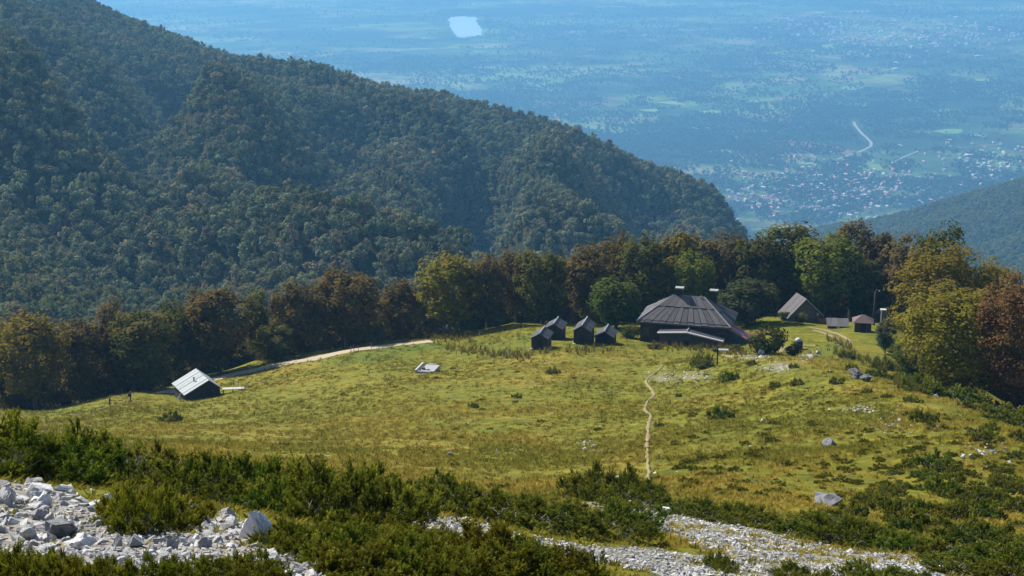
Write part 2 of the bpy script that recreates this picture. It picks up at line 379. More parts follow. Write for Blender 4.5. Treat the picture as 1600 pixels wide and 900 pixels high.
def mat_valley():
    m, nt, out = new_mat('plain_fields'); c = objco(nt, (.0032, .0044, 1)); wp = noise(nt, 1.4, 4, c)
    cw = mixc(nt, .22, c, wp.outputs['Color'], 'ADD')
    vo = nd(nt, 'ShaderNodeTexVoronoi'); vo.inputs['Scale'].default_value = 1.0; lk(nt, cw, vo.inputs['Vector'])
    sp = nd(nt, 'ShaderNodeSeparateColor'); lk(nt, vo.outputs['Color'], sp.inputs[0])
    fields = ramp(nt, sp.outputs[0], [(.0, (.06, .10, .035)), (.3, (.09, .15, .04)), (.5, (.14, .21, .05)), (.68, (.19, .26, .06)), (.82, (.22, .18, .09)), (.95, (.27, .26, .12))])
    c2 = objco(nt, (.0008, .0009, 1)); wn_ = noise(nt, 1.0, 7, c2, .62); wood = mth(nt, 'MULTIPLY', mth(nt, 'SUBTRACT', wn_.outputs[0], .44), 9.0, clamp=True)
    c3 = objco(nt, (.007, .009, 1)); n3 = noise(nt, 1.0, 5, c3, .7); w3 = mth(nt, 'MULTIPLY', mth(nt, 'SUBTRACT', n3.outputs[0], .50), 7.0, clamp=True)
    col = mixc(nt, w3, fields, (.035, .055, .022)); col = mixc(nt, wood, col, (.035, .055, .025))
    d = nd(nt, 'ShaderNodeBsdfDiffuse'); lk(nt, col, d.inputs['Color']); lk(nt, d.outputs[0], out.inputs[0]); return m
def mat_rock(name='limestone', base=(.55, .545, .53), dark=(.13, .13, .14), rust=(.30, .18, .09)):
    m, nt, out = new_mat(name); c = objco(nt); oi = nd(nt, 'ShaderNodeObjectInfo')
    off = nd(nt, 'ShaderNodeVectorMath', operation='ADD'); lk(nt, c, off.inputs[0])
    cx = nd(nt, 'ShaderNodeCombineXYZ'); [lk(nt, mth(nt, 'MULTIPLY', oi.outputs['Random'], 37.0), cx.inputs[i]) for i in range(3)]; lk(nt, cx.outputs[0], off.inputs[1])
    n1 = noise(nt, 1.6, 7, off.outputs[0], .65); n2 = noise(nt, 6, 6, off.outputs[0], .7); n3 = noise(nt, 1.1, 3, off.outputs[0])
    col = ramp(nt, n1.outputs[0], [(.26, dark), (.38, tuple(.72 * x for x in base)), (.50, base), (.75, tuple(1.25 * x for x in base))])
    col = mixc(nt, mth(nt, 'MULTIPLY', mth(nt, 'SUBTRACT', n2.outputs[0], .53), 3.0, clamp=True), col, tuple(.5 * x for x in base))
    col = mixc(nt, mth(nt, 'MULTIPLY', mth(nt, 'SUBTRACT', n3.outputs[0], .62), 5.0, clamp=True), col, rust)
    f = mth(nt, 'MULTIPLY_ADD', oi.outputs['Random'], .75, .55); cc = nd(nt, 'ShaderNodeCombineColor'); [lk(nt, f, cc.inputs[i]) for i in range(3)]
    col = mixc(nt, 1.0, col, cc.outputs[0], 'MULTIPLY')
    b = nd(nt, 'ShaderNodeBsdfPrincipled'); b.inputs['Roughness'].default_value = .85; lk(nt, col, b.inputs['Base Color'])
    bp = nd(nt, 'ShaderNodeBump'); bp.inputs['Strength'].default_value = .7; bp.inputs['Distance'].default_value = .08; lk(nt, n2.outputs[0], bp.inputs['Height']); lk(nt, bp.outputs[0], b.inputs['Normal'])
    lk(nt, b.outputs[0], out.inputs[0]); return m

M = {}
M['meadow'] = mat_meadow(); M['floor'] = mat_forest_floor('forest_floor', (.028, .026, .014), (.05, .045, .02)); M['valley'] = mat_valley()
M['bark'] = mat_plain('beech_bark', (.13, .12, .105), .9, .35, 3, (4, 4, .6)); M['twig'] = mat_plain('dead_twig', (.27, .25, .23), .9, .3, 8)
M['leaf'] = mat_leaf('beech_leaves', 'object', (.150, .105, .036), .42); M['leaf_s'] = mat_leaf('forest_leaves', 'tint', (.125, .105, .055), .25)
M['jun'] = mat_leaf('juniper_needles', 'object', (.24, .23, .035), .38); M['jun_s'] = mat_leaf('juniper_carpet_needles', 'tint', (.24, .23, .035), .38); M['grass'] = mat_leaf('grass_blades', 'tint', (.28, .20, .045), .35)
M['rock'] = mat_rock(); M['rock_dark'] = mat_rock('grey_boulder', (.15, .15, .155), (.035, .035, .04), (.2, .17, .12)); M['rock_grey'] = mat_rock('grey_limestone', (.34, .34, .35), (.11, .11, .12), (.26, .2, .14)); M['rock_white'] = mat_rock('white_boulder', (.70, .69, .67), (.26, .26, .28), (.45, .30, .17))
M['dirt'] = mat_plain('track_dirt', (.20, .155, .082), .95, .3, 1.2); M['worn'] = mat_plain('worn_turf', (.19, .165, .07), .95, .4, 2); M['gravel'] = mat_plain('track_gravel', (.38, .31, .22), .95, .3, 1.5)
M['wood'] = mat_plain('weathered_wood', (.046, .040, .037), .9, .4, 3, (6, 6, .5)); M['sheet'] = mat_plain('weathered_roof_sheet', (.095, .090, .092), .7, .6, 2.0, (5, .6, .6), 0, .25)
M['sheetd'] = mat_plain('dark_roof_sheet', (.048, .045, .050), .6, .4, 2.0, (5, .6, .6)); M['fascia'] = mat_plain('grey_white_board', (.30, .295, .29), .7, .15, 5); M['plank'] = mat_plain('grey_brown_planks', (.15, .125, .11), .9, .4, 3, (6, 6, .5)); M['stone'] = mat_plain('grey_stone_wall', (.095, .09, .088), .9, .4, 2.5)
M['tin'] = mat_plain('galvanised_tin', (.29, .32, .33), .7, .2, 1.2, (1, 3, 1), 0, .1); M['black'] = mat_plain('sooty_black', (.025, .024, .024), .8, .2); M['red'] = mat_plain('red_roof_tin', (.34, .13, .095), .6, .4, 3, (6, 1, 1))
M['blue'] = mat_plain('faded_blue_wall', (.055, .08, .11), .8, .25, 2); M['brown'] = mat_plain('brown_shingle', (.12, .085, .08), .8, .35, 4); M['brick'] = mat_plain('red_brick', (.36, .16, .10), .9, .3, 5); M['white'] = mat_plain('white_paint', (.42, .42, .41), .6, .08, 3)
M['glass'] = mat_plain('dark_glass', (.02, .025, .03), .12, .1); M['skin'] = mat_plain('skin', (.42, .25, .18), .6, .05); M['cloth'] = mat_plain('dark_clothing', (.018, .018, .024), .9, .2); M['cloth2'] = mat_plain('navy_clothing', (.02, .026, .05), .9, .2); M['hair'] = mat_plain('blond_hair', (.32, .19, .08), .7, .2); M['pack'] = mat_plain('rucksack', (.05, .02, .02), .8, .2)
M['plaster'] = mat_plain('house_plaster', (.58, .565, .54), .8, .15, .3); M['tile'] = mat_plain('house_roof_tile', (.52, .22, .16), .8, .25, .3); M['tile2'] = mat_plain('house_roof_brown', (.25, .17, .14), .8, .25, .3); M['tile3'] = mat_plain('house_roof_pale', (.50, .49, .485), .6, .15, .3)

# ------------------------------------------------------------------ scatter of things nobody could count
def proto_collection(name, meshes):
    c = bpy.data.collections.new(name)
    for i, me in enumerate(meshes):
        o = bpy.data.objects.new('%s_%02d' % (name, i), me); c.objects.link(o)
    return c
def scatter(name, P, scale, rot, tint, idx, coll, label, cat=None):
    n = len(P); me = bpy.data.meshes.new(name); me.vertices.add(n); me.vertices.foreach_set('co', np.asarray(P, np.float32).ravel())
    for nm, typ, arr, key in (('scl', 'FLOAT_VECTOR', scale, 'vector'), ('rot', 'FLOAT_VECTOR', rot, 'vector'), ('idx', 'INT', idx, 'value')):
        a = me.attributes.new(nm, typ, 'POINT'); a.data.foreach_set(key, np.asarray(arr, np.int32 if typ == 'INT' else np.float32).ravel())
    a = me.attributes.new('tint', 'FLOAT_COLOR', 'POINT'); a.data.foreach_set('color', np.concatenate([tint, np.ones((n, 1))], 1).astype(np.float32).ravel())
    o = link(name, me); ng = bpy.data.node_groups.new(name, 'GeometryNodeTree')
    ng.interface.new_socket('Geometry', in_out='INPUT', socket_type='NodeSocketGeometry'); ng.interface.new_socket('Geometry', in_out='OUTPUT', socket_type='NodeSocketGeometry')
    N = ng.nodes; gi = N.new('NodeGroupInput'); go = N.new('NodeGroupOutput'); ci = N.new('GeometryNodeCollectionInfo'); ip = N.new('GeometryNodeInstanceOnPoints')
    ci.inputs['Collection'].default_value = coll; ci.inputs['Separate Children'].default_value = True; ci.inputs['Reset Children'].default_value = True
    def na(nm, t):
        x = N.new('GeometryNodeInputNamedAttribute'); x.data_type = t; x.inputs['Name'].default_value = nm; return x.outputs['Attribute']
    e2r = N.new('FunctionNodeEulerToRotation'); L = ng.links
    L.new(na('rot', 'FLOAT_VECTOR'), e2r.inputs[0]); L.new(gi.outputs[0], ip.inputs['Points']); L.new(ci.outputs[0], ip.inputs['Instance']); ip.inputs['Pick Instance'].default_value = True
    L.new(na('idx', 'INT'), ip.inputs['Instance Index']); L.new(e2r.outputs[0], ip.inputs['Rotation']); L.new(na('scl', 'FLOAT_VECTOR'), ip.inputs['Scale']); L.new(ip.outputs[0], go.inputs[0])
    md = o.modifiers.new('scatter', 'NODES'); md.node_group = ng
    return tag(o, label, None, None, 'stuff')

# ------------------------------------------------------------------ ground sheets
def polar_grid(name, a0, a1, na_, r0, r1, nr, zf, mat, zone=None):
    az = np.linspace(a0, a1, na_); r = np.exp(np.linspace(math.log(r0), math.log(r1), nr)); R, A = np.meshgrid(r, az, indexing='ij')
    X, Y = R * np.sin(A), R * np.cos(A); Z = zf(X.ravel(), Y.ravel()); V = np.stack([X.ravel(), Y.ravel(), Z], 1)
    i = np.arange(nr - 1)[:, None] * na_ + np.arange(na_ - 1)[None]; F = np.stack([i, i + 1, i + 1 + na_, i + na_], -1).reshape(-1, 4)[:, ::-1].copy()
    F = F[:, ::-1].copy()
    at = {'zone': zone(V)} if zone else None
    o = link(name, mk_mesh(name, V, F, mat, True, at)); return tag(o, kind='structure')

SCREE = [
 [(-60,752),(60,752),(110,768),(150,790),(170,815),(330,815),(350,800),(420,830),(440,850),(520,885),(520,910),(-60,910)],
 [(630,797),(700,800),(760,815),(800,832),(900,850),(1000,856),(1060,862),(1130,872),(1150,885),(1060,905),(900,872),(840,855),(720,838),(640,822)],
 [(900,786),(960,789),(1040,795),(1180,828),(1300,848),(1400,862),(1470,880),(1480,905),(1040,905),(1120,880),(1080,850),(1000,818)],
]
PALE = [((1085,588),(34,10),.5),((1040,590),(30,12),.45),((1345,640),(40,8),.36),((1390,665),(30,9),.34),((1215,575),(30,9),.55),((1180,556),(30,5),.55),((1260,556),(20,8),.4),((1540,705),(30,8),.18),((920,700),(20,10),.25),((1000,790),(60,8),.5)]
DRY = [((560,655),(70,9),.5),((420,685),(60,9),.45),((650,620),(60,7),.4),((330,700),(70,8),.4),((760,650),(60,8),.45),((850,690),(50,9),.45),((690,700),(60,10),.5),((500,620),(60,6),.35),((900,580),(60,6),.5),((820,600),(50,6),.4),((1150,620),(60,6),.3),((1120,760),(80,9),.5),((1260,740),(70,9),.45),((880,755),(60,9),.5),((980,735),(40,30),.45),((1250,565),(60,10),.6),((1330,605),(60,10),.6),((1430,640),(50,16),.8),((1520,690),(60,18),.6),((1390,730),(60,30),.4),((1500,760),(60,30),.45),((1570,800),(60,40),.5),((1480,720),(90,50),.45),((1420,790),(70,40),.4),((840,560),(120,10),.35),((620,690),(140,30),.25),((520,600),(160,16),.2),((1150,740),(180,20),.3),((880,640),(90,40),.15)]
LUSH = [((640,545),(110,10),1.0),((560,560),(90,8),.9),((760,545),(60,14),.55),((820,530),(20,16),.7),((1345,512),(18,8),1.1),((1300,545),(50,12),.7),((1385,555),(40,14),.7),((60,640),(90,10),.6),((1240,510),(40,12),.4),((1330,665),(90,20),.25),((1180,690),(110,40),.35)]
def zone(V):
    u, v, d = proj(V); vis = V[:, 1] > 3
    x, y = V[:, 0], V[:, 1]; wob = fbm(x / 4, y / 4, 77, 3) * 36; wv = fbm(x / 4, y / 4, 78, 3) * 22
    def blobs(L):
        s = np.zeros(len(V))
        for (cu, cv), (su, sv), a in L: s = np.maximum(s, a * np.exp(-(((u + wob - cu) / su) ** 2 + ((v + wv - cv) / sv) ** 2)))
        return s
    G = blobs(PALE)
    for p, a_ in zip(SCREE, (.9, .62, .58)): G = np.maximum(G, inpoly(u + wob * .5, v + wv * .5, p) * a_)
    z = np.stack([blobs(DRY), blobs(LUSH), G], 1); z[~vis] = 0
    return np.clip(z, 0, 1.2)
polar_grid('meadow_ground', -.75, .75, 760, 2.2, 600, 420, tz, M['meadow'], zone)
polar_grid('mountain_slope', -.62, .5, 260, 500, 3500, 240, mz, M['floor'])
polar_grid('wooded_hill', -.02, .62, 150, 2200, 6000, 130, hz, M['floor'])
nx = 60; gx, gy = np.meshgrid(np.linspace(-13000, 13000, nx), np.linspace(300, 26000, nx), indexing='ij')
VV = np.stack([gx.ravel(), gy.ravel(), np.full(nx * nx, VZ)], 1); ii = np.arange(nx - 1)[:, None] * nx + np.arange(nx - 1)[None]
tag(link('plain', mk_mesh('plain', VV, np.stack([ii, ii + nx, ii + nx + 1, ii + 1], -1).reshape(-1, 4).copy(), M['valley'])), kind='structure')
def on_plain(u, v, dz=0):
    """point of the plain at photograph pixel (u,v)"""
    p = pt(u, v, 1.0); return p * (((VZ + dz) / p[..., 2])[..., None])

# haze: the autumn air over the whole place
hb = MB().box(-13500, 13500, -400, 26500, VZ - 20, 6); hm, hnt, hout = new_mat('valley_haze')
pv = nd(hnt, 'ShaderNodeVolumePrincipled'); pv.inputs['Color'].default_value = HAZE_COLOR + (1,); pv.inputs['Density'].default_value = HAZE_DENSITY; pv.inputs['Anisotropy'].default_value = .25
lk(hnt, pv.outputs[0], hout.inputs['Volume']); tag(hb.build('haze', hm), kind='stuff')

# ------------------------------------------------------------------ tracks and paths draped on the ground
PATHPTS = []
def strip(name, pix, width, mat, seed=0, lift=.14, step=1.0, vari=.35):
    P, ok = at_ground([p[0] for p in pix], [p[1] for p in pix]); pts = [Vector(p) for p in P]; d = []
    for a, b in zip(pts[:-1], pts[1:]):
        n = max(1, int((b - a).length / step)); d += [a.lerp(b, k / n) for k in range(n)]
    d.append(pts[-1]); X = np.array([[p.x, p.y] for p in d])
    for _ in range(6): X[1:-1] = (X[:-2] + X[1:-1] * 2 + X[2:]) / 4
    PATHPTS.append(np.concatenate([X, np.full((len(X), 1), width / 2 - .05)], 1))
    t = np.gradient(X, axis=0); t /= np.linalg.norm(t, axis=1)[:, None] + 1e-9; nrm = np.stack([-t[:, 1], t[:, 0]], 1); k = np.arange(len(X))
    wl = width / 2 * (1 + vari * 2 * fbm(k * .35, k * 0 + seed, 3 + seed)); wr = width / 2 * (1 + vari * 2 * fbm(k * .35, k * 0 + seed + 9, 5 + seed)); m = 5
    V = []
    for j in range(m):
        s = j / (m - 1); q = X + nrm * ((wl * (1 - s) - wr * s))[:, None]; z = tz(q[:, 0], q[:, 1]) + lift * (1 - .9 * (abs(s - .5) * 2) ** 3)
        V.append(np.concatenate([q, z[:, None]], 1))
    V = np.stack(V, 1).reshape(-1, 3); i = np.arange(len(X) - 1)[:, None] * m + np.arange(m - 1)[None]
    F = np.stack([i, i + 1, i + m + 1, i + m], -1).reshape(-1, 4).copy()
    return tag(link(name, mk_mesh(name, V, F, mat, True)), kind='structure')
strip('dirt_road', [(258,615),(268,612),(300,600),(345,590),(400,578),(460,566),(540,549),(600,541),(645,536),(672,533)], 5.0, M['gravel'], 1)
strip('track', [(110,650),(130,645),(170,637),(215,628)], .45, M['dirt'], 2)
strip('track', [(1266,512),(1287,515),(1308,521),(1326,530),(1330,537),(1318,541)], .8, M['dirt'], 3)
strip('track', [(1272,516),(1284,519),(1300,525),(1313,532),(1315,537),(1306,541)], .8, M['dirt'], 3)
strip('track', [(1105,559),(1135,558),(1170,557),(1200,553),(1225,541),(1250,539),(1275,541)], .8, M['dirt'], 4)
strip('footpath', [(1034,572),(1028,580),(1013,590),(1008,597),(1018,608),(1023,617),(1010,630),(1007,640),(1018,650),(1013,662),(1013,680),(1011,700)], .38, M['dirt'], 5, step=.7, vari=.7)
strip('footpath', [(1011,700),(1012,725),(1014,745),(1008,768)], .26, M['worn'], 6, step=.5, vari=.8)

# ------------------------------------------------------------------ foliage meshes
def leaf_cloud(C, Nn, size, rs, aspect=.75):
    n = len(C); t = np.cross(Nn, rs.normal(size=(n, 3))); t /= np.linalg.norm(t, axis=1)[:, None] + 1e-9; b = np.cross(Nn, t); s = (size * (.6 + .8 * rs.random(n)))[:, None]
    V = np.stack([C - t * s, C + b * s * aspect, C + t * s, C - b * s * aspect], 1).reshape(-1, 3); return V, np.arange(4 * n).reshape(n, 4)
def crown(seed, H, Rw, z0, nclump, nleaf, lsize, cr, shape=2.0, tall=.72):
    rs = np.random.default_rng(seed); cz = (H + z0) / 2; rz = (H - z0) / 2; Cs = []; Ns = []; T = []
    lob = rs.normal(size=(7, 3)); lob /= np.linalg.norm(lob, axis=1)[:, None]
    for k in range(nclump):
        g = rs.normal(size=3); g /= np.linalg.norm(g); rad = .38 + .52 * rs.random() ** .6
        rad *= .88 + .20 * max(0, (lob @ g).max() - .35) / .65
        c = np.array([g[0] * Rw, g[1] * Rw, 0]) * rad * (1 - .28 * max(0, -g[2])); c[2] = cz + np.sign(g[2]) * abs(g[2]) ** (2 / shape) * rz * rad * (1.0 if g[2] > 0 else .95)
        r = cr * (.65 + .7 * rs.random()); q = rs.normal(size=(nleaf, 3)); q /= np.linalg.norm(q, axis=1)[:, None]; rr = (.45 + .6 * rs.random(nleaf) ** .7)
        p = c + q * rr[:, None] * np.array([r, r, r * tall]); p[:, 2] -= .12 * r * (q[:, 0] ** 2 + q[:, 1] ** 2)
        og = p - np.array([0, 0, z0 + (H - z0) * .35]); og /= np.linalg.norm(og, axis=1)[:, None]; nn = q * .55 + og * .75 + np.array([0, 0, .15]) + rs.normal(size=(nleaf, 3)) * .38; nn /= np.linalg.norm(nn, axis=1)[:, None]
        hgt = np.clip((p[:, 2] - z0) / (H - z0), 0, 1); cl = rs.random()
        Cs.append(p); Ns.append(nn); T.append(np.stack([np.clip((hgt - .35) * .7 * cl + (cl > .8) * .35 + .22 * (rs.random(nleaf) - .5), 0, .9), np.clip(.25 + .35 * cl + .4 * (rs.random(nleaf) - .5) + .15, 0, 1), np.zeros(nleaf)], 1))
    C, Nn, T = np.concatenate(Cs), np.concatenate(Ns), np.concatenate(T)
    V, F = leaf_cloud(C, Nn, lsize, rs); return V, F, np.repeat(T, 4, 0)
def trunk_mesh(seed, H, Rw, z0, name='trunk'):
    rs = np.random.default_rng(seed + 99); mb = MB(); th = H * .62; r0 = H * .014
    lean = rs.normal(size=2) * .03 * H
    mb.tube([(0, 0, -.8), (lean[0] * .2, lean[1] * .2, th * .3), (lean[0] * .6, lean[1] * .6, th * .7), (lean[0], lean[1], th)], [r0 * 1.25, r0, r0 * .75, r0 * .4], 6)
    for k in range(8):
        a = k * 2.4 + rs.random(); zb = th * (.28 + .62 * k / 8); l = Rw * (.55 + .3 * rs.random()); rise = l * (.7 + .7 * rs.random()); f = zb / th
        b = Vector((lean[0] * f, lean[1] * f, zb)); e = b + Vector((math.cos(a) * l, math.sin(a) * l, rise)); mid = b.lerp(e, .5) + Vector((0, 0, -l * .1))
        mb.tube([b, mid, e], [r0 * .5, r0 * .32, r0 * .12], 5, False)
    return mb.mesh(name, M['bark'], True)
BEECH = []
for s in range(8):
    H = 15.0; Rw = 4.4; z0 = [.3, .9, .3, 1.6, .5, 1.1, .2, 2.2][s]
    V, F, T = crown(100 + s, H, Rw, z0, 150, 56, .22, .95, 2.5, 1.15); BEECH.append((mk_mesh('crown', V, F, M['leaf'], False, {'tone': T}), trunk_mesh(s, H, Rw, z0), H, Rw))
LOWTREE = []
for s in range(6):
    V, F, T = crown(300 + s, 11.0, 4.3, 1.0, 15, 30, .62, 1.75, 2.2)
    LOWTREE.append(mk_mesh('forest_tree', V, F, M['leaf_s'], False, {'tone': T}))
MIDTREE = []
for s in range(5):
    V, F, T = crown(340 + s, 11.0, 4.3, 1.0, 26, 40, .42, 1.45, 2.2)
    MIDTREE.append(mk_mesh('beech_tree', V, F, M['leaf'], False, {'tone': T}))
SHRUB = []
for s in range(4):
    V, F, T = crown(400 + s, 3.0, 1.7, .0, 30, 60, .13, .6, 2.0); SHRUB.append(mk_mesh('foliage', V, F, M['leaf'], False, {'tone': T}))

for s in range(3):
    H = 15.0; Rw = 4.4; z0 = [.2, .4, .3][s]
    V, F, T = crown(160 + s, H, Rw, z0, 330, 60, .125, .72, 2.5, 1.1); BEECH.append((mk_mesh('crown', V, F, M['leaf'], False, {'tone': T}), trunk_mesh(60 + s, H, Rw, z0), H, Rw))
NB = 8
def place_beech(u, vtop, wpx, d, col, label, group=None, var=None, name='beech_tree', sink=.3):
    b = ground_at_depth(u, d); top = pt(u, vtop, d)[2]; h = max(2.0, (top - b.z + sink) * 1.08); k = (rng.integers(NB) if d > 260 else NB + rng.integers(3)) if var is None else var
    cm, tm, H, Rw = BEECH[k]; o = empty(name, (b.x, b.y, b.z - sink), rng.random() * 6.28); tag(o, label, 'tree', group)
    wdt = wpx * d / FPX / (2 * Rw * .90); s = (wdt, wdt, h / H)
    for nm, me in (('trunk', tm), ('crown', cm)):
        c = link(nm, me, o); c.scale = s
        if nm == 'crown': c.color = tuple(col) + (1,)
    return o
OL, RU, YG, BG, BR, DG, YO = (.098, .104, .025), (.128, .092, .034), (.190, .175, .024), (.135, .17, .025), (.118, .088, .040), (.056, .078, .022), (.175, .140, .025)
ROW = [  # u, top v, width px, depth, colour, label
 (-45,480,110,285,RU,'rusty beech at the left edge of the photo, half out of frame'),
 (55,484,125,276,YO,'golden beech with yellow flank, leftmost in the forest edge'),
 (22,492,70,300,BR,'brown beech behind the golden one at the far left'),
 (130,494,95,285,BR,'brown beech just right of the golden beech at the far left'),
 (190,468,85,292,BR,'russet brown beech midway between the golden beech and the tin-roofed cabin'),
 (228,482,115,284,OL,'olive beech with dense low crown, up-slope of the two hikers'),
 (272,466,80,300,OL,'olive and brown beech peeping behind the olive one near the hikers'),
 (310,452,70,304,RU,'slim russet beech behind the tin-roofed cabin, left of the broad one'),
 (345,446,115,300,RU,'broad rusty-topped beech right behind the tin-roofed cabin'),
 (404,452,52,310,OL,'slender olive beech right of the broad rusty-topped one'),
 (430,503,70,303,OL,'low bushy olive beech beside the dirt road'),
 (466,436,85,312,BR,'brown beech with a forked dark trunk beside the dirt road'),
 (542,415,118,316,RU,'tall rust-orange round-crowned beech above the dirt road'),
 (625,434,76,322,BR,'narrow olive-brown beech where the dirt road ends'),
 (702,394,105,324,YG,'large beech with yellow-green left flank past the end of the dirt road'),
 (760,396,78,326,BR,'dark brown beech touching the right side of the yellow-flanked beech'),
 (806,386,76,338,RU,'rusty beech up-slope of the sheds, first left of the paired ones'),
 (848,384,92,330,OL,'olive-rust beech straight behind the left pair of sheds'),
 (922,384,94,336,RU,'rust and olive beech behind the right pair of sheds'),
 (962,362,80,345,RU,'rusty beech rising behind the small green tree'),
 (1005,364,92,336,OL,'dark olive beech behind the left end of the hut roof'),
 (1060,356,100,346,YO,'yellowish beech high behind the hut chimney'),
 (1081,388,80,334,BG,'bright green-yellow tree directly above the hut roof'),
 (1132,358,92,344,BR,'brown beech behind the right chimney of the hut'),
 (1175,366,92,340,OL,'olive beech above the round grey-green tree'),
 (1230,346,118,344,OL,'large olive-brown beech left of the steep-roofed house'),
 (1288,360,112,334,BG,'bright yellow-green layered beech just above the steep-roofed house'),
 (1326,338,70,350,BR,'thin-topped brown beech standing tallest above the steep-roofed house'),
 (1372,358,92,346,BR,'grey-brown beech above the small brown kiosk'),
 (1345,404,84,332,DG,'dark green tree behind the kiosk with drooping boughs'),
 (1416,366,84,332,BR,'brown beech right of the lamp pole'),
 (1462,349,84,300,DG,'tall dark green tree crowning the right-hand group'),
 (1462,378,150,246,YO,'big golden olive beech beside the right-hand meadow edge'),
 (1540,402,110,250,YO,'golden-brown beech behind the yellow-green one at the right'),
 (1492,438,165,196,YG,'big yellow-green beech with foliage to the ground at the right'),
 (1590,420,140,190,(.16,.085,.045),'reddish-brown beech at the right edge of the photo'),
 (1680,430,150,200,BR,'brown beech half out of frame past the reddish one'),
 (1442,536,84,205,DG,'low dark green bushy tree at the foot of the yellow-green beech'),
]
SHORT = ['half-cut rusty beech at the far left','golden far-left beech','brown beech behind the golden one','brown beech beside the golden one','russet brown beech near the hikers','low-crowned olive beech near the hikers','beech peeping out near the hikers','slim russet beech by the cabin','broad rusty beech by the cabin','slender olive beech','low olive beech by the road','forked brown beech','tall rust-orange beech','narrow beech at the road end','yellow-flanked beech','dark brown beech beside the yellow-flanked one','rusty beech above the sheds','beech behind the left sheds','beech behind the right sheds','rusty beech over the small green tree','olive beech left of the hut roof','yellowish beech over the hut','bright tree over the hut','brown beech at the right chimney','olive beech over the grey-green tree','large beech by the steep-roofed house','bright beech over the steep-roofed house','tallest thin-topped beech','grey-brown beech over the kiosk','dark drooping tree by the kiosk','brown beech by the lamp post','tall dark tree at the right','big golden olive beech','golden-brown beech at the right','big yellow-green beech','reddish-brown beech','brown beech past the reddish one','bushy tree at the right']
SMAP = {a: b for a, b in zip([r_[5] for r_ in ROW], SHORT)}
short = lambda t: SMAP[t]
FRONT = []
for a in ROW:
    place_beech(a[0], a[1], a[2] * (.9 if a[0] < 1400 else 1.06), a[3] + (8 if a[0] < 690 else 0), a[4], a[5]); FRONT.append((a[0], a[5]))
USED = {}
for k, (u_, vt_, w_, d_) in enumerate([(1530,560,90,262),(1600,560,110,258),(1660,560,110,262),(1560,600,80,246),(1625,600,90,240)]): place_beech(u_, vt_, w_, d_, DG, ['low dark tree in the gap beneath the right-hand beeches, %s' % q for q in ('leftmost','third from left','rightmost','second from left','fourth from left')][k], None, 6)
rs = np.random.default_rng(5)
for k in range(46):      # the rows behind
    u = -80 + k * 1790 / 46 + rs.normal() * 8; edge = np.interp(u, [-100,0,200,400,600,800,1000,1200,1400,1500,1600,1700], [285,290,300,320,330,342,352,352,345,290,235,230])
    top = np.interp(u, [-100,60,200,340,400,470,540,625,700,800,950,1100,1250,1330,1460,1540,1640], [495,500,482,462,470,456,440,446,410,398,376,368,362,362,372,416,438]) + 6 + rs.random() * 22
    fu, fl = min(FRONT, key=lambda t: abs(t[0] - u)); ci = rs.integers(4); cn = ['olive', 'brown', 'russet', 'dark green'][ci]
    lab = 'dim %s beech %s behind the %s' % (cn, 'left' if u < fu else 'right', short(fl))
    USED[lab] = USED.get(lab, 0) + 1; lab += ['', ', deeper', ', deepest'][min(2, USED[lab] - 1)]
    place_beech(u, top, 70 + 35 * rs.random(), edge + 10 + rs.random() * 28, [OL, BR, RU, DG][ci], lab, 'beeches in the back row of the forest edge')
def place_shrub(u, vbase, wpx, hpx, col, label, name='shrub', cat='shrub', group=None, tree=None):
    g = g1(u, vbase); d = float(proj(g)[2]); o = empty(name, g - Vector((0, 0, .1)), rng.random() * 6.28); tag(o, label, cat, group)
    if tree is not None:
        cm, tm, H, Rw = BEECH[tree]; s = (wpx * d / FPX / (2 * Rw),) * 2 + (hpx * d / FPX / H,)
        t = link('trunk', tm, o); t.scale = s; c = link('crown', cm, o); c.scale = s
    else:
        s = (wpx * d / FPX / 3.4,) * 2 + (hpx * d / FPX / 3.0,); c = link('foliage', SHRUB[rng.integers(4)], o); c.scale = s
        mb = MB()
        for k in range(5):
            a = k * 1.3; mb.tube([(0, 0, -.2), (.3 * math.cos(a), .3 * math.sin(a), .8), (.8 * math.cos(a), .8 * math.sin(a), 1.9)], [.06, .045, .02], 5, False)
        t = mb.build('stem', M['bark'], o, True); t.scale = s
    c.color = tuple(col) + (1,); return o
place_shrub(962,512,92,84,(.07,.11,.018),'round green tree with yellow lower left boughs beside the hut','small_tree','tree',None,2)
place_shrub(935,508,34,40,YG,'small yellow-leaved bush at the foot of the round green tree')
place_shrub(1166,508,96,78,(.055,.075,.035),'round grey-green tree growing behind the right end of the hut','small_tree','tree',None,6)
place_shrub(1198,553,62,46,(.045,.065,.018),'dark green rounded bush beside the red-roofed lean-to')
place_shrub(1240,556,30,22,(.04,.06,.025),'small dark bush in front of the white-topped water tank')
place_shrub(590,536,30,28,(.12,.14,.085),'pale grey-green shrub at the end of the dirt road')
place_shrub(776,512,28,26,(.11,.13,.08),'pale grey-green shrub under the yellow-flanked beech')
place_shrub(820,505,30,20,(.08,.10,.05),'low shrub at the forest foot left of the sheds')
place_shrub(866,500,34,26,(.09,.12,.03),'light green shrub behind the left pair of sheds')
place_shrub(1383,552,40,56,(.075,.10,.055),'slender grey-green young tree below the lamp pole','small_tree','tree',None,4)
place_shrub(1408,566,46,30,(.06,.10,.02),'fresh green bush under the golden olive beech')
place_shrub(1416,590,36,30,(.05,.06,.014),'dark bush on the slope left of the bushy dark tree')
place_shrub(986,528,34,22,(.05,.07,.02),'dark bush in the shade at the left end of the hut')
place_shrub(1150,550,22,14,(.07,.085,.025),'low weedy bush at the foot of the red-roofed lean-to')
place_shrub(1022,545,26,10,(.07,.08,.025),'low weedy bush before the left corner of the hut')
place_shrub(1228,500,26,16,(.06,.08,.03),'low bush at the left foot of the steep-roofed house')
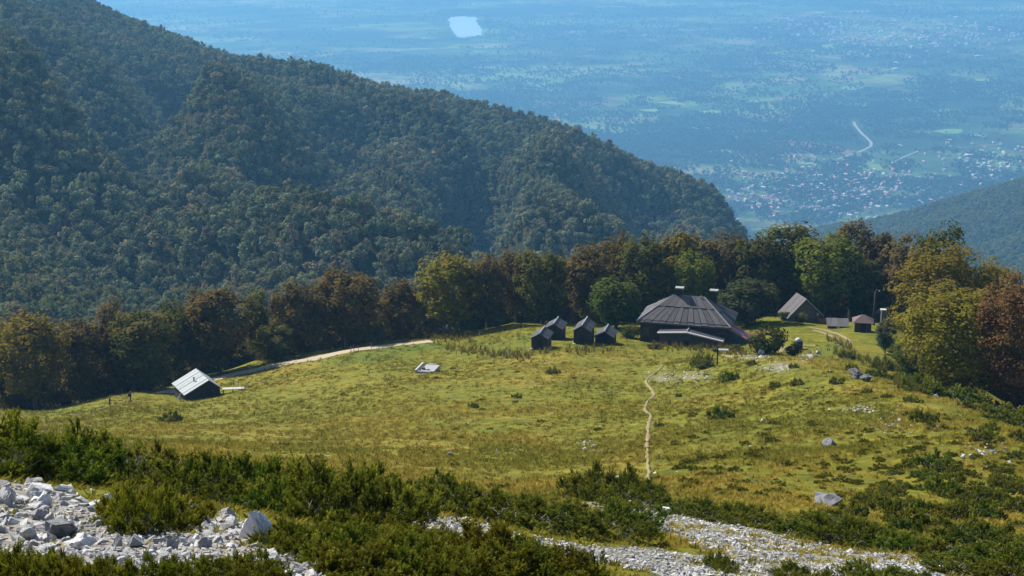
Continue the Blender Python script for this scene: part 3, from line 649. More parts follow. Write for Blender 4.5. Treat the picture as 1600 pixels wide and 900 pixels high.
place_shrub(1252,506,20,20,(.08,.10,.04),'grey-green bush before the gable of the steep-roofed house')
place_shrub(1100,575,34,13,DG,'flat dark bush above the pale stones beside the footpath')

# mountainside forest: the nearest crowns one by one, the rest as one wood
def forest_points(surf, u0, u1, v0, v1, n, tmin, tmax, seed, spacing):
    r = np.random.default_rng(seed); lt = r.random(n) ** .8; a = np.arctan((u0 - 800) / FPX) + r.random(n) * (np.arctan((u1 - 800) / FPX) - np.arctan((u0 - 800) / FPX))
    rr = np.sqrt(tmin ** 2 + r.random(n) * (tmax ** 2 - tmin ** 2)); x, y = rr * np.sin(a), rr * np.cos(a)
    key = {}; keep = []
    for i in range(n):
        k = (int(x[i] // spacing), int(y[i] // spacing))
        if k in key: continue
        key[k] = 1; keep.append(i)
    x, y = x[keep], y[keep]; z = surf(x, y); return np.stack([x, y, z], 1)
def wood_tint(P, seed, pal, sc_=60):
    r = np.random.default_rng(seed); n = len(P); w = np.clip(.5 + 1.7 * fbm(P[:, 0] / sc_, P[:, 1] / sc_, seed, 3) + .55 * (r.random(n) - .5), 0, 1)[:, None]
    c = pal[0] * (1 - w) + pal[1] * w; rust = r.random(n) < .05 + .25 * (fbm(P[:, 0] / 90, P[:, 1] / 90, seed + 5, 2) > .12); c[rust] = pal[2]; return c * (.6 + .8 * r.random((n, 1)))
PAL = np.array([(.096, .128, .072), (.168, .188, .112), (.190, .165, .105)])
P = forest_points(mz, -90, 1300, 0, 0, 130000, 560, 2080, 3, 6.1)
u, v, d = proj(P); front = (P[:, 2] > -560) & (u > -80) & (u < 1250) & (v > -60) & (v < 640)
P, u, v, d = P[front], u[front], v[front], d[front]
tint = wood_tint(P, 8, PAL); r = np.random.default_rng(4); sz = .50 + .68 * r.random(len(P)) ** 1.7
bot = np.interp(u, [0,60,200,340,400,470,540,625,700,800,950,1100,1200], [500,498,485,462,470,456,440,446,410,398,376,364,355])
vis = (u > 0) & (u < 1200) & (v - 11 * FPX / d * .7 < bot - 2); order = np.argsort(np.where(vis, d, 1e9)); ind = order[:200]; rest = np.ones(len(P), bool); rest[ind] = False
for i in ind:
    o = link('beech_tree', MIDTREE[r.integers(5)], None, P[i] - np.array([0, 0, .6]), (0, 0, r.random() * 6.28), (sz[i], sz[i], sz[i] * (.95 + .35 * r.random()))); o.color = tuple(tint[i]) + (1,)
    fl = next(q for lim, q in ((80, 'golden beech at the far left'), (250, 'two hikers'), (420, 'tin-roofed cabin'), (530, 'forked beech by the dirt road'), (660, 'upper end of the dirt road'), (790, 'yellow-flanked beech'), (890, 'left pair of sheds'), (990, 'right pair of sheds'), (1300, 'hut roof')) if u[i] < lim); tn = 'rust-tinged' if tint[i][0] > tint[i][1] * 1.15 else 'pale' if tint[i][1] > .11 else 'dark green' if tint[i][1] < .085 else 'olive'
    tag(o, 'hazy %s %s beech on the mountainside above the %s' % ('large' if sz[i] > .85 else 'small' if sz[i] < .62 else 'middling', tn, fl), 'tree', 'beeches of the nearest mountainside wood')
P, tint, sz = P[rest], tint[rest], sz[rest]; n = len(P); print('mountain trees', n)
tree_coll = proto_collection('forest_tree_kinds', LOWTREE)
rot = np.stack([np.zeros(n), np.zeros(n), r.random(n) * 6.28], 1)
scatter('mountain_forest', P - np.array([0, 0, .6]), np.stack([sz, sz, sz * (.95 + .35 * r.random(n))], 1), rot, tint, r.integers(0, 6, n), tree_coll, 'dense beech forest covering the mountainside')
P = forest_points(hz, 1080, 1750, 0, 0, 70000, 2600, 4800, 6, 10.5); keep = P[:, 2] > VZ + 8; P = P[keep]; u, v, d = proj(P); keep = (v < 470) & (u < 1680); P = P[keep]
n = len(P); print('hill trees', n); tint = wood_tint(P, 18, np.array([(.070, .105, .036), (.12, .145, .046), (.13, .13, .05)]), 140); sz = 1.0 + .7 * r.random(n); rot = np.stack([np.zeros(n), np.zeros(n), r.random(n) * 6.28], 1)
scatter('hill_forest', P - np.array([0, 0, .6]), np.stack([sz, sz, sz], 1), rot, tint, r.integers(0, 6, n), tree_coll, 'hazy forest covering the hill at the right')
# hedges and woods of the plain
n0 = 230000; uu = 120 + r.random(n0) * 1560; vv_ = r.random(n0) ** .8 * 372; Q = on_plain(uu, vv_)
wm = fbm(Q[:, 0] / 900, Q[:, 1] / 1000, 41, 4) + .9 * fbm(Q[:, 0] / 150, Q[:, 1] / 190, 42, 2); keep = (wm > -.16 + .50 * r.random(n0)) & ~inpoly(uu, vv_, [(695,20),(752,20),(762,48),(752,62),(710,62),(698,40)])
for rx_, ry_ in [(1334,190),(1336,196),(1342,203),(1347,209),(1354,215),(1361,222),(1361,228),(1352,233),(1341,238),(1326,242),(1308,249),(1338,199),(1351,212),(1358,218),(1346,236),(1339,203)]: keep &= ((uu - rx_) / 9) ** 2 + ((vv_ - ry_) / 6) ** 2 > 1
Q = Q[keep][:105000]; n = len(Q); print('plain trees', n)
sz = .7 + 1.1 * r.random(n) ** 1.5; rot = np.stack([np.zeros(n), np.zeros(n), r.random(n) * 6.28], 1)
scatter('plain_trees', Q, np.stack([sz * 1.3, sz * 1.3, sz], 1), rot, wood_tint(Q, 28, np.array([(.045, .065, .026), (.07, .09, .03), (.09, .085, .04)]), 400), r.integers(0, 6, n), tree_coll, 'hedgerows and copses spread over the plain')

# ------------------------------------------------------------------ the plain: lake, river, fields, villages
lk_px = [(701,27),(722,25),(745,27),(746,38),(754,47),(752,55),(736,56),(724,60),(714,57),(709,48),(703,40)]
L = [];
for (a, b), (c, d_) in zip(lk_px, lk_px[1:] + lk_px[:1]):
    for k in range(8):
        t = k / 8; L.append((a + (c - a) * t + rng.normal() * 1.3, b + (d_ - b) * t + rng.normal() * .9))
lp = on_plain(np.array([p[0] for p in L]), np.array([p[1] for p in L]), 2.0)
wm_, wnt, wout = new_mat('lake_water'); wb = nd(wnt, 'ShaderNodeBsdfPrincipled'); wb.inputs['Base Color'].default_value = (.52, .58, .60, 1); wb.inputs['Roughness'].default_value = .12; wb.inputs['IOR'].default_value = 1.33  # pale base colour stands in for bright sky reflected by the water
wnn = noise(wnt, .02, 4, objco(wnt)); wbp = nd(wnt, 'ShaderNodeBump'); wbp.inputs['Strength'].default_value = .3; wbp.inputs['Distance'].default_value = 3; lk(wnt, wnn.outputs[0], wbp.inputs['Height']); lk(wnt, wbp.outputs[0], wb.inputs['Normal']); lk(wnt, wb.outputs[0], wout.inputs[0])
tag(link('lake', mk_mesh('lake', lp, [list(range(len(lp)))], wm_)), kind='structure')
def plain_strip(name, px, wd, mat):
    P = [Vector(on_plain(np.array(float(a)), np.array(float(b)), 1.5)) for a, b in px]; V = []
    for i, p in enumerate(P):
        t = (P[min(i + 1, len(P) - 1)] - P[max(i - 1, 0)]).normalized(); nn = Vector((-t.y, t.x, 0)) * wd / 2; V += [p + nn, p - nn]
    tag(link(name, mk_mesh(name, V, [[2*i, 2*i+1, 2*i+3, 2*i+2] for i in range(len(P) - 1)], mat)), kind='structure')
M['pale'] = mat_plain('pale_gravel', (.31, .30, .28), .9, .1, .01, bump=0)
plain_strip('river', [(1334,190),(1336,196),(1342,203),(1347,209),(1354,215),(1361,222),(1361,228),(1352,233),(1341,238)], 15, M['pale'])
plain_strip('river', [(1332,240),(1320,244),(1308,249)], 12, M['pale'])
plain_strip('road', [(930,11),(960,10),(980,11)], 60, M['pale'])
plain_strip('road', [(1390,256),(1410,246),(1435,236)], 10, M['pale'])
FC = [mat_plain('field_green', (.15, .27, .055), .95, .2, .01, bump=0), mat_plain('field_meadow', (.19, .27, .07), .95, .2, .01, bump=0), mat_plain('field_stubble', (.20, .18, .10), .95, .2, .01, bump=0), mat_plain('field_ploughed', (.20, .11, .075), .95, .2, .01, bump=0)]
def field(px, mat):
    p = on_plain(np.array([a[0] for a in px], float), np.array([a[1] for a in px], float), .9 + rng.random() * .5); tag(link('field', mk_mesh('field', p, [list(range(len(px)))][0:1], mat)), kind='structure')
field([(1186,223),(1205,220),(1240,219),(1290,226),(1338,236),(1322,241),(1270,239),(1215,232)], FC[3])
for cu, cv, w_, h_, m_ in [(1300,73,22,6,1),(1350,85,30,7,1),(1310,117,28,6,1),(1330,138,30,6,1),(1420,155,60,5,0),(1470,175,26,8,0),(1490,205,36,7,0),(1530,212,30,4,0),(1140,237,40,6,1),(1110,175,30,5,1),(1060,160,34,5,1),(1020,172,22,4,1),(1130,290,16,10,0),(1250,160,30,5,0),(1350,163,24,5,0),(1540,125,34,4,1),(1410,120,30,4,2),(1350,18,36,4,2),(1280,20,24,3,1),(1160,66,40,4,2),(1220,95,24,3,2),(1590,12,30,4,1),(1570,255,22,5,1),(1360,252,22,4,0),(1180,205,40,4,1),(1230,190,30,4,1),(1480,38,30,3,1),(1440,125,40,3,1),(1520,40,26,3,1),(930,190,26,4,1),(970,205,30,5,0),(1000,55,40,3,2),(900,50,30,3,2),(760,105,40,3,2),(720,118,50,3,2),(850,140,50,3,1),(1000,180,26,3,0),(1090,200,40,3,1),(1260,255,30,4,1),(1160,255,34,4,2)]:
    w_ *= .8; s = rng.random(8) * .9 + .55; field([(cu - w_ * s[0], cv - h_ * .1), (cu - w_ * .3, cv - h_ * .5 * s[1]), (cu + w_ * .4 * s[2], cv - h_ * .5 * s[3]), (cu + w_ * .6 * s[4], cv), (cu + w_ * .3, cv + h_ * .5 * s[5]), (cu - w_ * .5 * s[6], cv + h_ * .45 * s[7])], FC[m_])
def house_mesh(wd, dp, h, rise, rm):
    mb = MB(); mb.prism([(-wd/2, -1), (wd/2, -1), (wd/2, h), (0, h + rise), (-wd/2, h)], -dp/2, dp/2); nf = len(mb.f)
    e = .6; mb.slab((-wd/2 - e, -dp/2 - e, h - .2), (0, -dp/2 - e, h + rise + .25), (0, dp/2 + e, h + rise + .25), (-wd/2 - e, dp/2 + e, h - .2), .25); mb.slab((0, -dp/2 - e, h + rise + .25), (wd/2 + e, -dp/2 - e, h - .2), (wd/2 + e, dp/2 + e, h - .2), (0, dp/2 + e, h + rise + .25), .25)
    return mk_mesh('village_house', mb.v, mb.f, mats=[M['plaster'], rm], midx=[0] * nf + [1] * (len(mb.f) - nf))
VH = [[house_mesh(9, 12, 6, 3, M['tile']), house_mesh(10, 10, 6.5, 2.5, M['tile'])], [house_mesh(9, 11, 5.5, 2.8, M['tile2']), house_mesh(8, 10, 5, 2.5, M['tile2'])], [house_mesh(10, 13, 6, 2, M['tile3']), house_mesh(9, 9, 6, 1.6, M['tile3'])]]
KIND = ['red-tiled', 'brown-tiled', 'pale-roofed']
for (cu, cv), (su, sv), cnt, where, scl in [((1320,295),(84,20),150,'the nearer village on the plain',1.0),((1260,312),(60,14),50,'the nearer village on the plain',.95),((1185,318),(26,8),14,'the nearer village on the plain',1.0),((1545,262),(42,20),26,'the houses along the right edge of the plain',1.05),((1420,58),(85,13),60,'the far village under the upper right haze',1.45)]:
    c0 = 0
    while c0 < cnt:
        a, b = cu + rng.normal() * su, cv + rng.normal() * sv * .9
        if b > 345 or b < 5 or a > 1640: continue
        k = rng.choice(3, p=[.42, .22, .36]); p = on_plain(np.array(a), np.array(b)); s = 1.3 * scl * (.75 + .5 * rng.random())
        o = link('village_house', VH[k][rng.integers(2)], None, p, (0, 0, rng.random() * 3.14), (s, s, s)); tag(o, 'small white-walled %s house in %s' % (KIND[k], where), 'house', '%s houses of %s' % (KIND[k], where)); c0 += 1
hp, hs_, hi = [], [], []
for (cu, cv), (su, sv), cnt in [((1320,292),(100,26),330),((1240,318),(70,14),110),((1550,262),(50,24),130),((1430,55),(110,16),300),((1300,42),(60,8),50),((1400,180),(150,60),40)]:
    a = cu + rng.normal(size=cnt) * su; b = cv + rng.normal(size=cnt) * sv; ok = (b > 6) & (b < 345) & (a < 1640); hp += list(on_plain(a[ok], b[ok])); hs_ += list((.85 + .6 * rng.random(ok.sum())) * np.where(b[ok] < 110, 1.6, 1.0)); hi += list(rng.integers(0, 6, ok.sum()))
hn = len(hp); hs_ = np.array(hs_); scatter('far_village_houses', np.array(hp), np.stack([hs_] * 3, 1), np.stack([0 * hs_, 0 * hs_, rng.random(hn) * 3.14], 1), np.ones((hn, 3)), hi, proto_collection('village_house_kinds', [m_ for l_ in VH for m_ in l_]), 'tiny pale and red roofed houses scattered through the villages on the plain')
for a, b, wd, dp, lab in [(1512,245,60,26,'long white hall standing above the right-hand village on the plain'),(1400,109,62,30,'lone white warehouse in the middle of the far fields'),(1238,33,70,36,'white hall with pale orange roof left of the far village'),(1300,43,60,36,'large white hall at the left end of the far village'),(1477,57,60,40,'white block inside the far village'),(1495,28,54,40,'white building beyond the far village'),(1530,89,70,26,'white long barn below the far village'),(1303,325,34,20,'white gabled building at the front of the nearer village'),(1232,30,40,30,'white shed beside the hall left of the far village')]:
    mb = MB(); h = 9; mb.prism([(-wd/2, -1), (wd/2, -1), (wd/2, h), (0, h + 4), (-wd/2, h)], -dp/2, dp/2); o = empty('hall', on_plain(np.array(float(a)), np.array(float(b))), rng.random() * .6); mb.build('wall', M['white'], o); rf = MB(); rf.slab((-wd/2 - 1, -dp/2 - 1, h), (0, -dp/2 - 1, h + 4.6), (0, dp/2 + 1, h + 4.6), (-wd/2 - 1, dp/2 + 1, h), .4); rf.slab((0, -dp/2 - 1, h + 4.6), (wd/2 + 1, -dp/2 - 1, h), (wd/2 + 1, dp/2 + 1, h), (0, dp/2 + 1, h + 4.6), .4); rf.build('roof', M['tile3'], o); tag(o, lab, 'building')

# ------------------------------------------------------------------ buildings on the meadow
def sheets(parent, e0, e1, r0, r1, n, mat, seed=0, name='roof_sheet', t=.05, course=((0, .55), (.5, 1.0)), lift=0.0):
    """sheets laid over a roof face: eave e0->e1, top r0->r1; lower courses first, each proud of the one above it"""
    e0, e1, r0, r1 = map(Vector, (e0, e1, r0, r1)); nr = (e1 - e0).cross(r0 - e0).normalized(); rs_ = random.Random(seed)
    P = lambda s, f: e0.lerp(e1, s).lerp(r0.lerp(r1, s), f)
    for ci, (f0, f1) in enumerate(course):
        for k in range(n):
            s0, s1 = k / n + .004, (k + 1) / n - .004; up = nr * (.04 + lift + .07 * ci + .035 * (k % 2) + .02 * rs_.random()); j0 = max(0, f0 + rs_.uniform(-.03, .03)) if ci else f0 - rs_.uniform(0, .03); j1 = f1
            mb = MB(); mb.slab(P(s0, j0) + up, P(s1, j0) + up, P(s1, j1) + up, P(s0, j1) + up, t); o = mb.build(name, mat, parent)
def wall_base(loc, px):  # lowest ground under the footprint
    return loc
# main hut
HUT = g1(1074, 531); HUT = ground_at_depth(1074, 300) + Vector((0, 0, .95)); hut = empty('mountain_hut', HUT, RAD(-15)); tag(hut, 'long dark mountain hut with grey hipped roof and two capped chimneys', 'hut')
W, D, E, RH = 16.0, 9.5, 3.9, 3.7; y0 = -D / 2; rx = 2.9
MB().box(-W/2, W/2, y0, D/2, -2.5, E).build('wall', M['wood'], hut)
o_ = .55; A = (-W/2 - o_, y0 - o_, E - .1); B = (W/2 + o_, y0 - o_, E - .1); Cc = (W/2 + o_, D/2 + o_, E - .1); Dd = (-W/2 - o_, D/2 + o_, E - .1); R0 = (-rx, 0, E + RH); R1 = (rx, 0, E + RH)
roof = MB().add([A, B, Cc, Dd, R0, R1] + [(p[0], p[1], p[2] - .22) for p in (A, B, Cc, Dd)], [[0,1,5,4],[1,2,5],[2,3,4,5],[3,0,4],[0,6,7,1],[1,7,8,2],[2,8,9,3],[3,9,6,0],[9,8,7,6]]).build('roof', M['sheetd'], hut)
sheets(roof, A, B, Vector(A).lerp(R0, .62), Vector(B).lerp(R1, .62), 13, M['sheet'], 1, course=((0, .16), (.12, 1.0)))
sheets(roof, Vector(A).lerp(R0, .60), Vector(B).lerp(R1, .60), Vector(R0) + Vector((0, -.05, 0)), Vector(R1) + Vector((0, -.05, 0)), 7, M['sheet'], 2, course=((0, 1.0),), lift=.16)
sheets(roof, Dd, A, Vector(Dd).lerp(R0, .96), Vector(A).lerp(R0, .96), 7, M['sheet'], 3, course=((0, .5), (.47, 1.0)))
sheets(roof, B, Cc, Vector(B).lerp(R1, .96), Vector(Cc).lerp(R1, .96), 7, M['sheetd'], 4, course=((0, .5), (.47, 1.0)))  # right hip, away from the sun: its shade put into darker sheets
for a, b in ((A, R0), (B, R1), (R0, R1)):
    a, b = Vector(a) + Vector((0, 0, .14)), Vector(b) + Vector((0, 0, .14)); MB().tube([a, b], .11, 5).build('ridge_cap', M['fascia'], roof)
MB().box(-W/2 - o_, W/2 + o_, y0 - o_ - .06, y0 - o_ - .01, E - .34, E - .08).build('fascia', M['sheet'], hut)
for cx_, cyy, ct in ((-1.75, .35, E + RH + 1.15), (4.4, 1.6, E + RH + .75)):
    ch = MB().box(cx_ - .55, cx_ + .55, cyy - .5, cyy + .5, E + .8, ct).build('chimney', M['black'], hut)
    for sx in (-.5, .5): MB().box(cx_ + sx - .08, cx_ + sx + .08, cyy - .4, cyy + .4, ct + .002, ct + .3).build('cap_support', M['stone'], ch)
    MB().box(cx_ - .78, cx_ + .78, cyy - .65, cyy + .65, ct + .302, ct + .50).build('chimney_cap', M['fascia'], ch)
MB().tube([(2.3, -.3, E + RH - .3), (2.3, -.3, E + RH + .45)], .1, 7).build('vent_pipe', M['tin'], hut)
for wx in (-6.9, 6.0, 7.2):
    f = MB().box(wx - .5, wx + .5, y0 - .06, y0 + .02, 1.2, 2.5).build('window', M['stone'], hut); MB().box(wx - .4, wx + .4, y0 - .08, y0 - .063, 1.3, 2.4).build('pane', M['glass'], f)
# porch wing
pc = 1.0; pl, pq = -4.3, 7.7; py = y0 - 2.6
MB().prism([(pl + .3, -2.5), (pq - .3, -2.5), (pq - .3, 1.9), (pc, 3.0), (pl + .3, 2.65)], py, y0 - .004).build('porch_wall', M['stone'], hut)
p0 = (pl, py - .5, 2.75); p1 = (pc, py - .5, 3.2); p2 = (pq, py - .5, 2.0)
pr = MB(); pr.slab(p0, p1, (p1[0], y0, p1[2]), (p0[0], y0, p0[2]), .1); pr.slab(p1, p2, (p2[0], y0, p2[2]), (p1[0], y0, p1[2]), .1); pr = pr.build('porch_roof', M['sheetd'], hut)
for a, b in ((p0, p1), (p1, p2)):
    a, b = Vector(a), Vector(b); MB().hexa([a + Vector((0,-.36,-.16)), b + Vector((0,-.36,-.16)), b + Vector((0,-.01,-.16)), a + Vector((0,-.01,-.16)), a + Vector((0,-.36,.06)), b + Vector((0,-.36,.06)), b + Vector((0,-.01,.12)), a + Vector((0,-.01,.12))]).build('barge_board', M['white'], pr)
MB().tube([(pc, py - .5, 3.28), (pc, y0 - .02, 3.28)], .12, 5).build('ridge_cap', M['fascia'], pr)
for wx in (-3.4, 2.6): MB().box(pc + wx - .55, pc + wx + .55, py - .05, py + .02, .2, 1.2).build('window', M['glass'], hut)
MB().box(pc - .5, pc + .5, py - .06, py + .02, -.7, 1.4).build('door', M['black'], hut)
# lean-to with red roof
lt0, lt1, ly0, ly1 = W/2 + .004, W/2 + 3.6, -3.9, -.4
MB().prism([(lt0, -2.5), (lt1, -2.5), (lt1, 1.25), (lt0, 3.05)], ly0, ly1).build('lean_to_wall', M['blue'], hut)
lr = MB().slab((lt0, ly0 - .3, 3.22), (lt1 + .4, ly0 - .3, 1.2), (lt1 + .4, ly1 + .3, 1.2), (lt0, ly1 + .3, 3.22), .08).build('lean_to_roof', M['red'], hut)
for k in range(4):
    fa, fb = k / 4, (k + 1) / 4; ya, yb = ly0 - .3 + fa * (ly1 - ly0 + .6) + .02, ly0 - .3 + fb * (ly1 - ly0 + .6) - .02; up = .06 + .04 * (k % 2)
    MB().slab((lt0 + .02, ya, 3.22 + up), (lt1 + .42, ya, 1.2 + up), (lt1 + .42, yb, 1.2 + up), (lt0 + .02, yb, 3.22 + up), .04).build('roof_sheet', M['red'] if k != 1 else M['fascia'], lr)

def gable_house(name, loc, rz, wl, wr, dp, hl, hr, rise, label, cat, wallm, roofm, capm, over=.35, sink=2.0, door=True, barge=None, ns=0, gap=.015, sheetm=None):
    """gable faces -y; ridge along y at x=0; left eave at -wl, right eave at wr"""
    o = empty(name, loc, rz); tag(o, label, cat); zr = max(hl, hr) + rise
    MB().prism([(-wl, -sink), (wr, -sink), (wr, hr), (0, zr), (-wl, hl)], 0, dp).build('wall', wallm, o)
    sl, sr = (zr - hl) / wl, (zr - hr) / wr; up = .10
    a = (-wl - over, -over, hl - sl * over + up); b = (0, -over, zr + up); c = (0, dp + over, zr + up); d = (-wl - over, dp + over, hl - sl * over + up); e = (wr + over, -over, hr - sr * over + up); f = (wr + over, dp + over, hr - sr * over + up)
    r = MB(); r.slab(a, b, c, d, .09); r.slab(b, e, f, c, .09); r = r.build('roof', roofm, o)
    if ns:
        for k in range(ns):
            y_a, y_b = -over + k * (dp + 2 * over) / ns + gap, -over + (k + 1) * (dp + 2 * over) / ns - gap; q = Vector((0, 0, .05 + .03 * (k % 2)))
            for s_, t_ in ((a, b), (b, e)):
                MB().slab(Vector((s_[0], y_a, s_[2])) + q, Vector((t_[0], y_a, t_[2])) + q, Vector((t_[0], y_b, t_[2])) + q, Vector((s_[0], y_b, s_[2])) + q, .03).build('roof_sheet', sheetm or roofm, r)
    if capm: MB().tube([(0, -over - .03, zr + up + .1), (0, dp + over + .03, zr + up + .1)], .13, 6).build('ridge_cap', capm, r)
    if barge:
        for s_, t_ in ((a, b), (b, e)):
            s_, t_ = Vector(s_), Vector(t_); MB().hexa([s_ + Vector((0,-.1,-.16)), t_ + Vector((0,-.1,-.16)), t_ + Vector((0,-.01,-.16)), s_ + Vector((0,-.01,-.16)), s_ + Vector((0,-.1,.1)), t_ + Vector((0,-.1,.1)), t_ + Vector((0,-.01,.1)), s_ + Vector((0,-.01,.1))]).build('barge_board', barge, r)
    if door: MB().box(-.45, .45, -.06, .01, -.3, 1.75).build('door', M['black'], o)
    return o, zr
for (u_, vb, wpx, dpth, hh, rise, rz, lab) in [
    (843,546,29,4.6,2.0,.75,-13,'small dark wooden shed with pale ridge, front left of the left pair'),
    (865,531,30,4.6,2.1,.8,-13,'small dark wooden shed with pale ridge, rear right of the left pair'),
    (909,538,29,5.6,2.5,.85,-13,'tallest dark wooden shed, left one of the right pair'),
    (944,537,32,4.6,1.3,.85,-13,'lowest dark wooden shed, right one of the right pair nearest the hut')]:
    L_ = g1(u_, vb); d_ = float(proj(L_)[2]); hw = wpx * d_ / FPX / 2 - .3
    o, zr = gable_house('wooden_shed', L_, RAD(rz), hw, hw, dpth - .7, hh, hh, rise, lab, 'shed', M['wood'], M['sheetd'], M['fascia'], .32, ns=3)
    for sx in (-1, 1): MB().box(sx * hw - .12, sx * hw + .12, -.14, -.003, -1.2, hh - .1).build('corner_post', M['wood'], o)
    MB().box(-hw - .25, -hw + .25, -.5, -.02, -.6, .18).build('corner_stone', M['white'], o)
# tin-roofed cabin
CB = g1(327, 621); o, zr = gable_house('tin_roofed_cabin', CB, RAD(28), 4.0, 1.9, 6.6, 1.15, 1.45, 1.55, 'dark wooden cabin with shiny tin roof standing alone at the left', 'cabin', M['wood'], M['sheetd'], None, .35, ns=7, gap=.06, sheetm=M['tin'])
sp_ = MB().tube([(-1.7, 2.6, 1.9), (-1.7, 2.6, 2.95)], .1, 8).build('stove_pipe', M['black'], o); MB().tube([(-1.7, 2.6, 2.952), (-1.7, 2.6, 3.06)], .15, 8).build('pipe_cap', M['black'], sp_)
MB().box(-4.9, -4.75, .3, .45, -1, 1.3).build('corner_post', M['fascia'], o)
RP = g1(364, 612); rp = empty('plank_platform', RP, RAD(8)); tag(rp, 'pale plank platform on short legs beside the tin-roofed cabin', 'platform')
for k in range(3): MB().box(-1.9, 1.9, -.5 + k * .34, -.5 + k * .34 + .31, .55, .63).build('plank', M['white'], rp)
for sx in (-1.6, 0, 1.6): MB().box(sx - .07, sx + .07, -.35, .35, -.6, .548).build('leg', M['wood'], rp)
# steep-roofed house at the right
HS = g1(1257, 502) - Vector((0, 0, .5)); o, zr = gable_house('steep_roofed_house', HS, RAD(14), 3.5, 3.5, 4.0, 1.7, 1.7, 3.4, 'grey-brown house with steep grey roof at the forest edge on the right', 'house', M['plank'], M['sheetd'], None, .4, barge=M['fascia'], ns=5)
MB().box(-2.0, -1.2, -.05, .01, .6, 1.6).build('window', M['glass'], o); MB().tube([(2.6, -.3, 1.6), (2.6, -.3, 2.1)], .22, 8).build('lamp', M['white'], o)
# low grey-roofed shed, kiosk, small shed, lamp pole, pillar, brick wall
LS = g1(1309, 513); ls = empty('low_shed', LS, RAD(-8)); tag(ls, 'low lean-to with slanting blue-grey sheet roof below the kiosk', 'shed'); MB().prism([(-1.9, -1.5), (1.9, -1.5), (1.9, .35), (-1.9, .35)], 0, 2.2).build('wall', M['stone'], ls)
for k in range(4): MB().slab((-2.1 + k * 1.05, -.3, .45 + .03 * (k % 2)), (-2.1 + k * 1.05 + 1.02, -.3, .45 + .03 * (k % 2)), (-2.1 + k * 1.05 + 1.02, 2.4, 1.35 + .03 * (k % 2)), (-2.1 + k * 1.05, 2.4, 1.35 + .03 * (k % 2)), .05).build('roof_sheet', M['sheet'], ls)
KL = g1(1348, 519); kk = empty('kiosk', KL, RAD(-10)); tag(kk, 'small dark kiosk with brown tent-shaped roof beside the lamp pole', 'kiosk'); MB().box(-1.5, 1.5, 0, 2.6, -1.5, 1.9).build('wall', M['wood'], kk); MB().add([(-1.95,-.5,1.85),(1.95,-.5,1.85),(1.95,3.1,1.85),(-1.95,3.1,1.85),(-.2,1.3,3.0),(.2,1.3,3.0)], [[0,1,5,4],[1,2,5],[2,3,4,5],[3,0,4],[3,2,1,0]]).build('roof', M['brown'], kk); MB().box(-.5, .5, -.05, .01, -.2, 1.7).build('door', M['black'], kk)
gable_house('small_shed', ground_at_depth(1374, 322), RAD(-15), 1.3, 1.3, 2.2, 1.5, 1.5, .7, 'little shed with bluish roof half hidden right of the lamp pole', 'shed', M['wood'], M['sheet'], None, .25)
PL = ground_at_depth(1365, 312); lp_ = empty('lamp_post', PL); tag(lp_, 'tall dark lamp post with curved head beside the kiosk', 'lamp post'); MB().tube([(0, 0, -.5), (0, 0, 3), (.02, 0, 6.6)], [.28, .24, .2], 8).build('pole', M['black'], lp_, True); MB().tube([(.02, 0, 6.602), (.1, 0, 6.95), (.35, -.1, 7.05), (.6, -.2, 6.95)], [.1, .08, .07, .06], 6).build('arm', M['stone'], lp_, True); MB().tube([(.5, -.16, 6.95), (.72, -.24, 6.78)], [.1, .2], 8).build('lamp_head', M['fascia'], lp_)
PI = ground_at_depth(1379, 316); pi_ = empty('pillar', PI); tag(pi_, 'short dark pillar with flat white cap right of the lamp post', 'pillar'); MB().box(-.4, .4, -.4, .4, -1, 2.9).build('shaft', M['stone'], pi_); MB().box(-.55, .55, -.55, .55, 2.902, 3.1).build('cap', M['white'], pi_)
BW = g1(1284, 504); bw = empty('brick_wall', BW, RAD(-12)); tag(bw, 'short stub of red brick wall between steep-roofed house and low lean-to', 'wall')
for r_ in range(3):
    for k in range(3): MB().box(-.85 + k * .58 + (r_ % 2) * .1, -.85 + k * .58 + .55 + (r_ % 2) * .1, -.2, .2, -.4 + r_ * .42, -.4 + r_ * .42 + .4).build('brick', M['brick'], bw)
TK = g1(1247, 546); tk = empty('water_tank', TK); tag(tk, 'dark barrel-shaped water tank with white domed lid behind a small bush', 'tank'); MB().tube([(0,0,-.5),(0,0,.1),(0,0,1.0),(0,0,1.5)], [.72,.75,.75,.7], 14).build('barrel', M['cloth2'], tk, True); MB().tube([(0,0,1.502),(0,0,1.75),(0,0,1.98),(0,0,2.08)], [.62,.58,.4,.12], 14).build('lid', M['white'], tk, True)
SG = g1(1120.5, 571); sg = empty('signpost', SG); tag(sg, 'thin dark wooden signpost with a short arm in front of the hut', 'signpost'); MB().box(-.09, .09, -.09, .09, -.3, 2.9).build('post', M['black'], sg); MB().box(-.7, .05, -.14, -.092, 2.1, 2.4).build('sign_board', M['wood'], sg)
TB = g1(1129, 553); tb = empty('picnic_table', TB, RAD(-6)); tag(tb, 'weathered grey plank table in front of the red-roofed lean-to', 'table'); [MB().box(-.95, .95, -.45 + k * .31, -.45 + k * .31 + .28, .72, .79).build('plank', M['fascia'], tb) for k in range(3)]; [MB().box(sx - .06, sx + .06, -.35, .35, -.3, .718).build('leg', M['wood'], tb) for sx in (-.7, .7)]
FD = g1(664, 583); fd = empty('ruined_foundation', FD, RAD(-14)); tag(fd, 'white ruined stone foundation lying in the meadow left of the sheds', 'foundation')
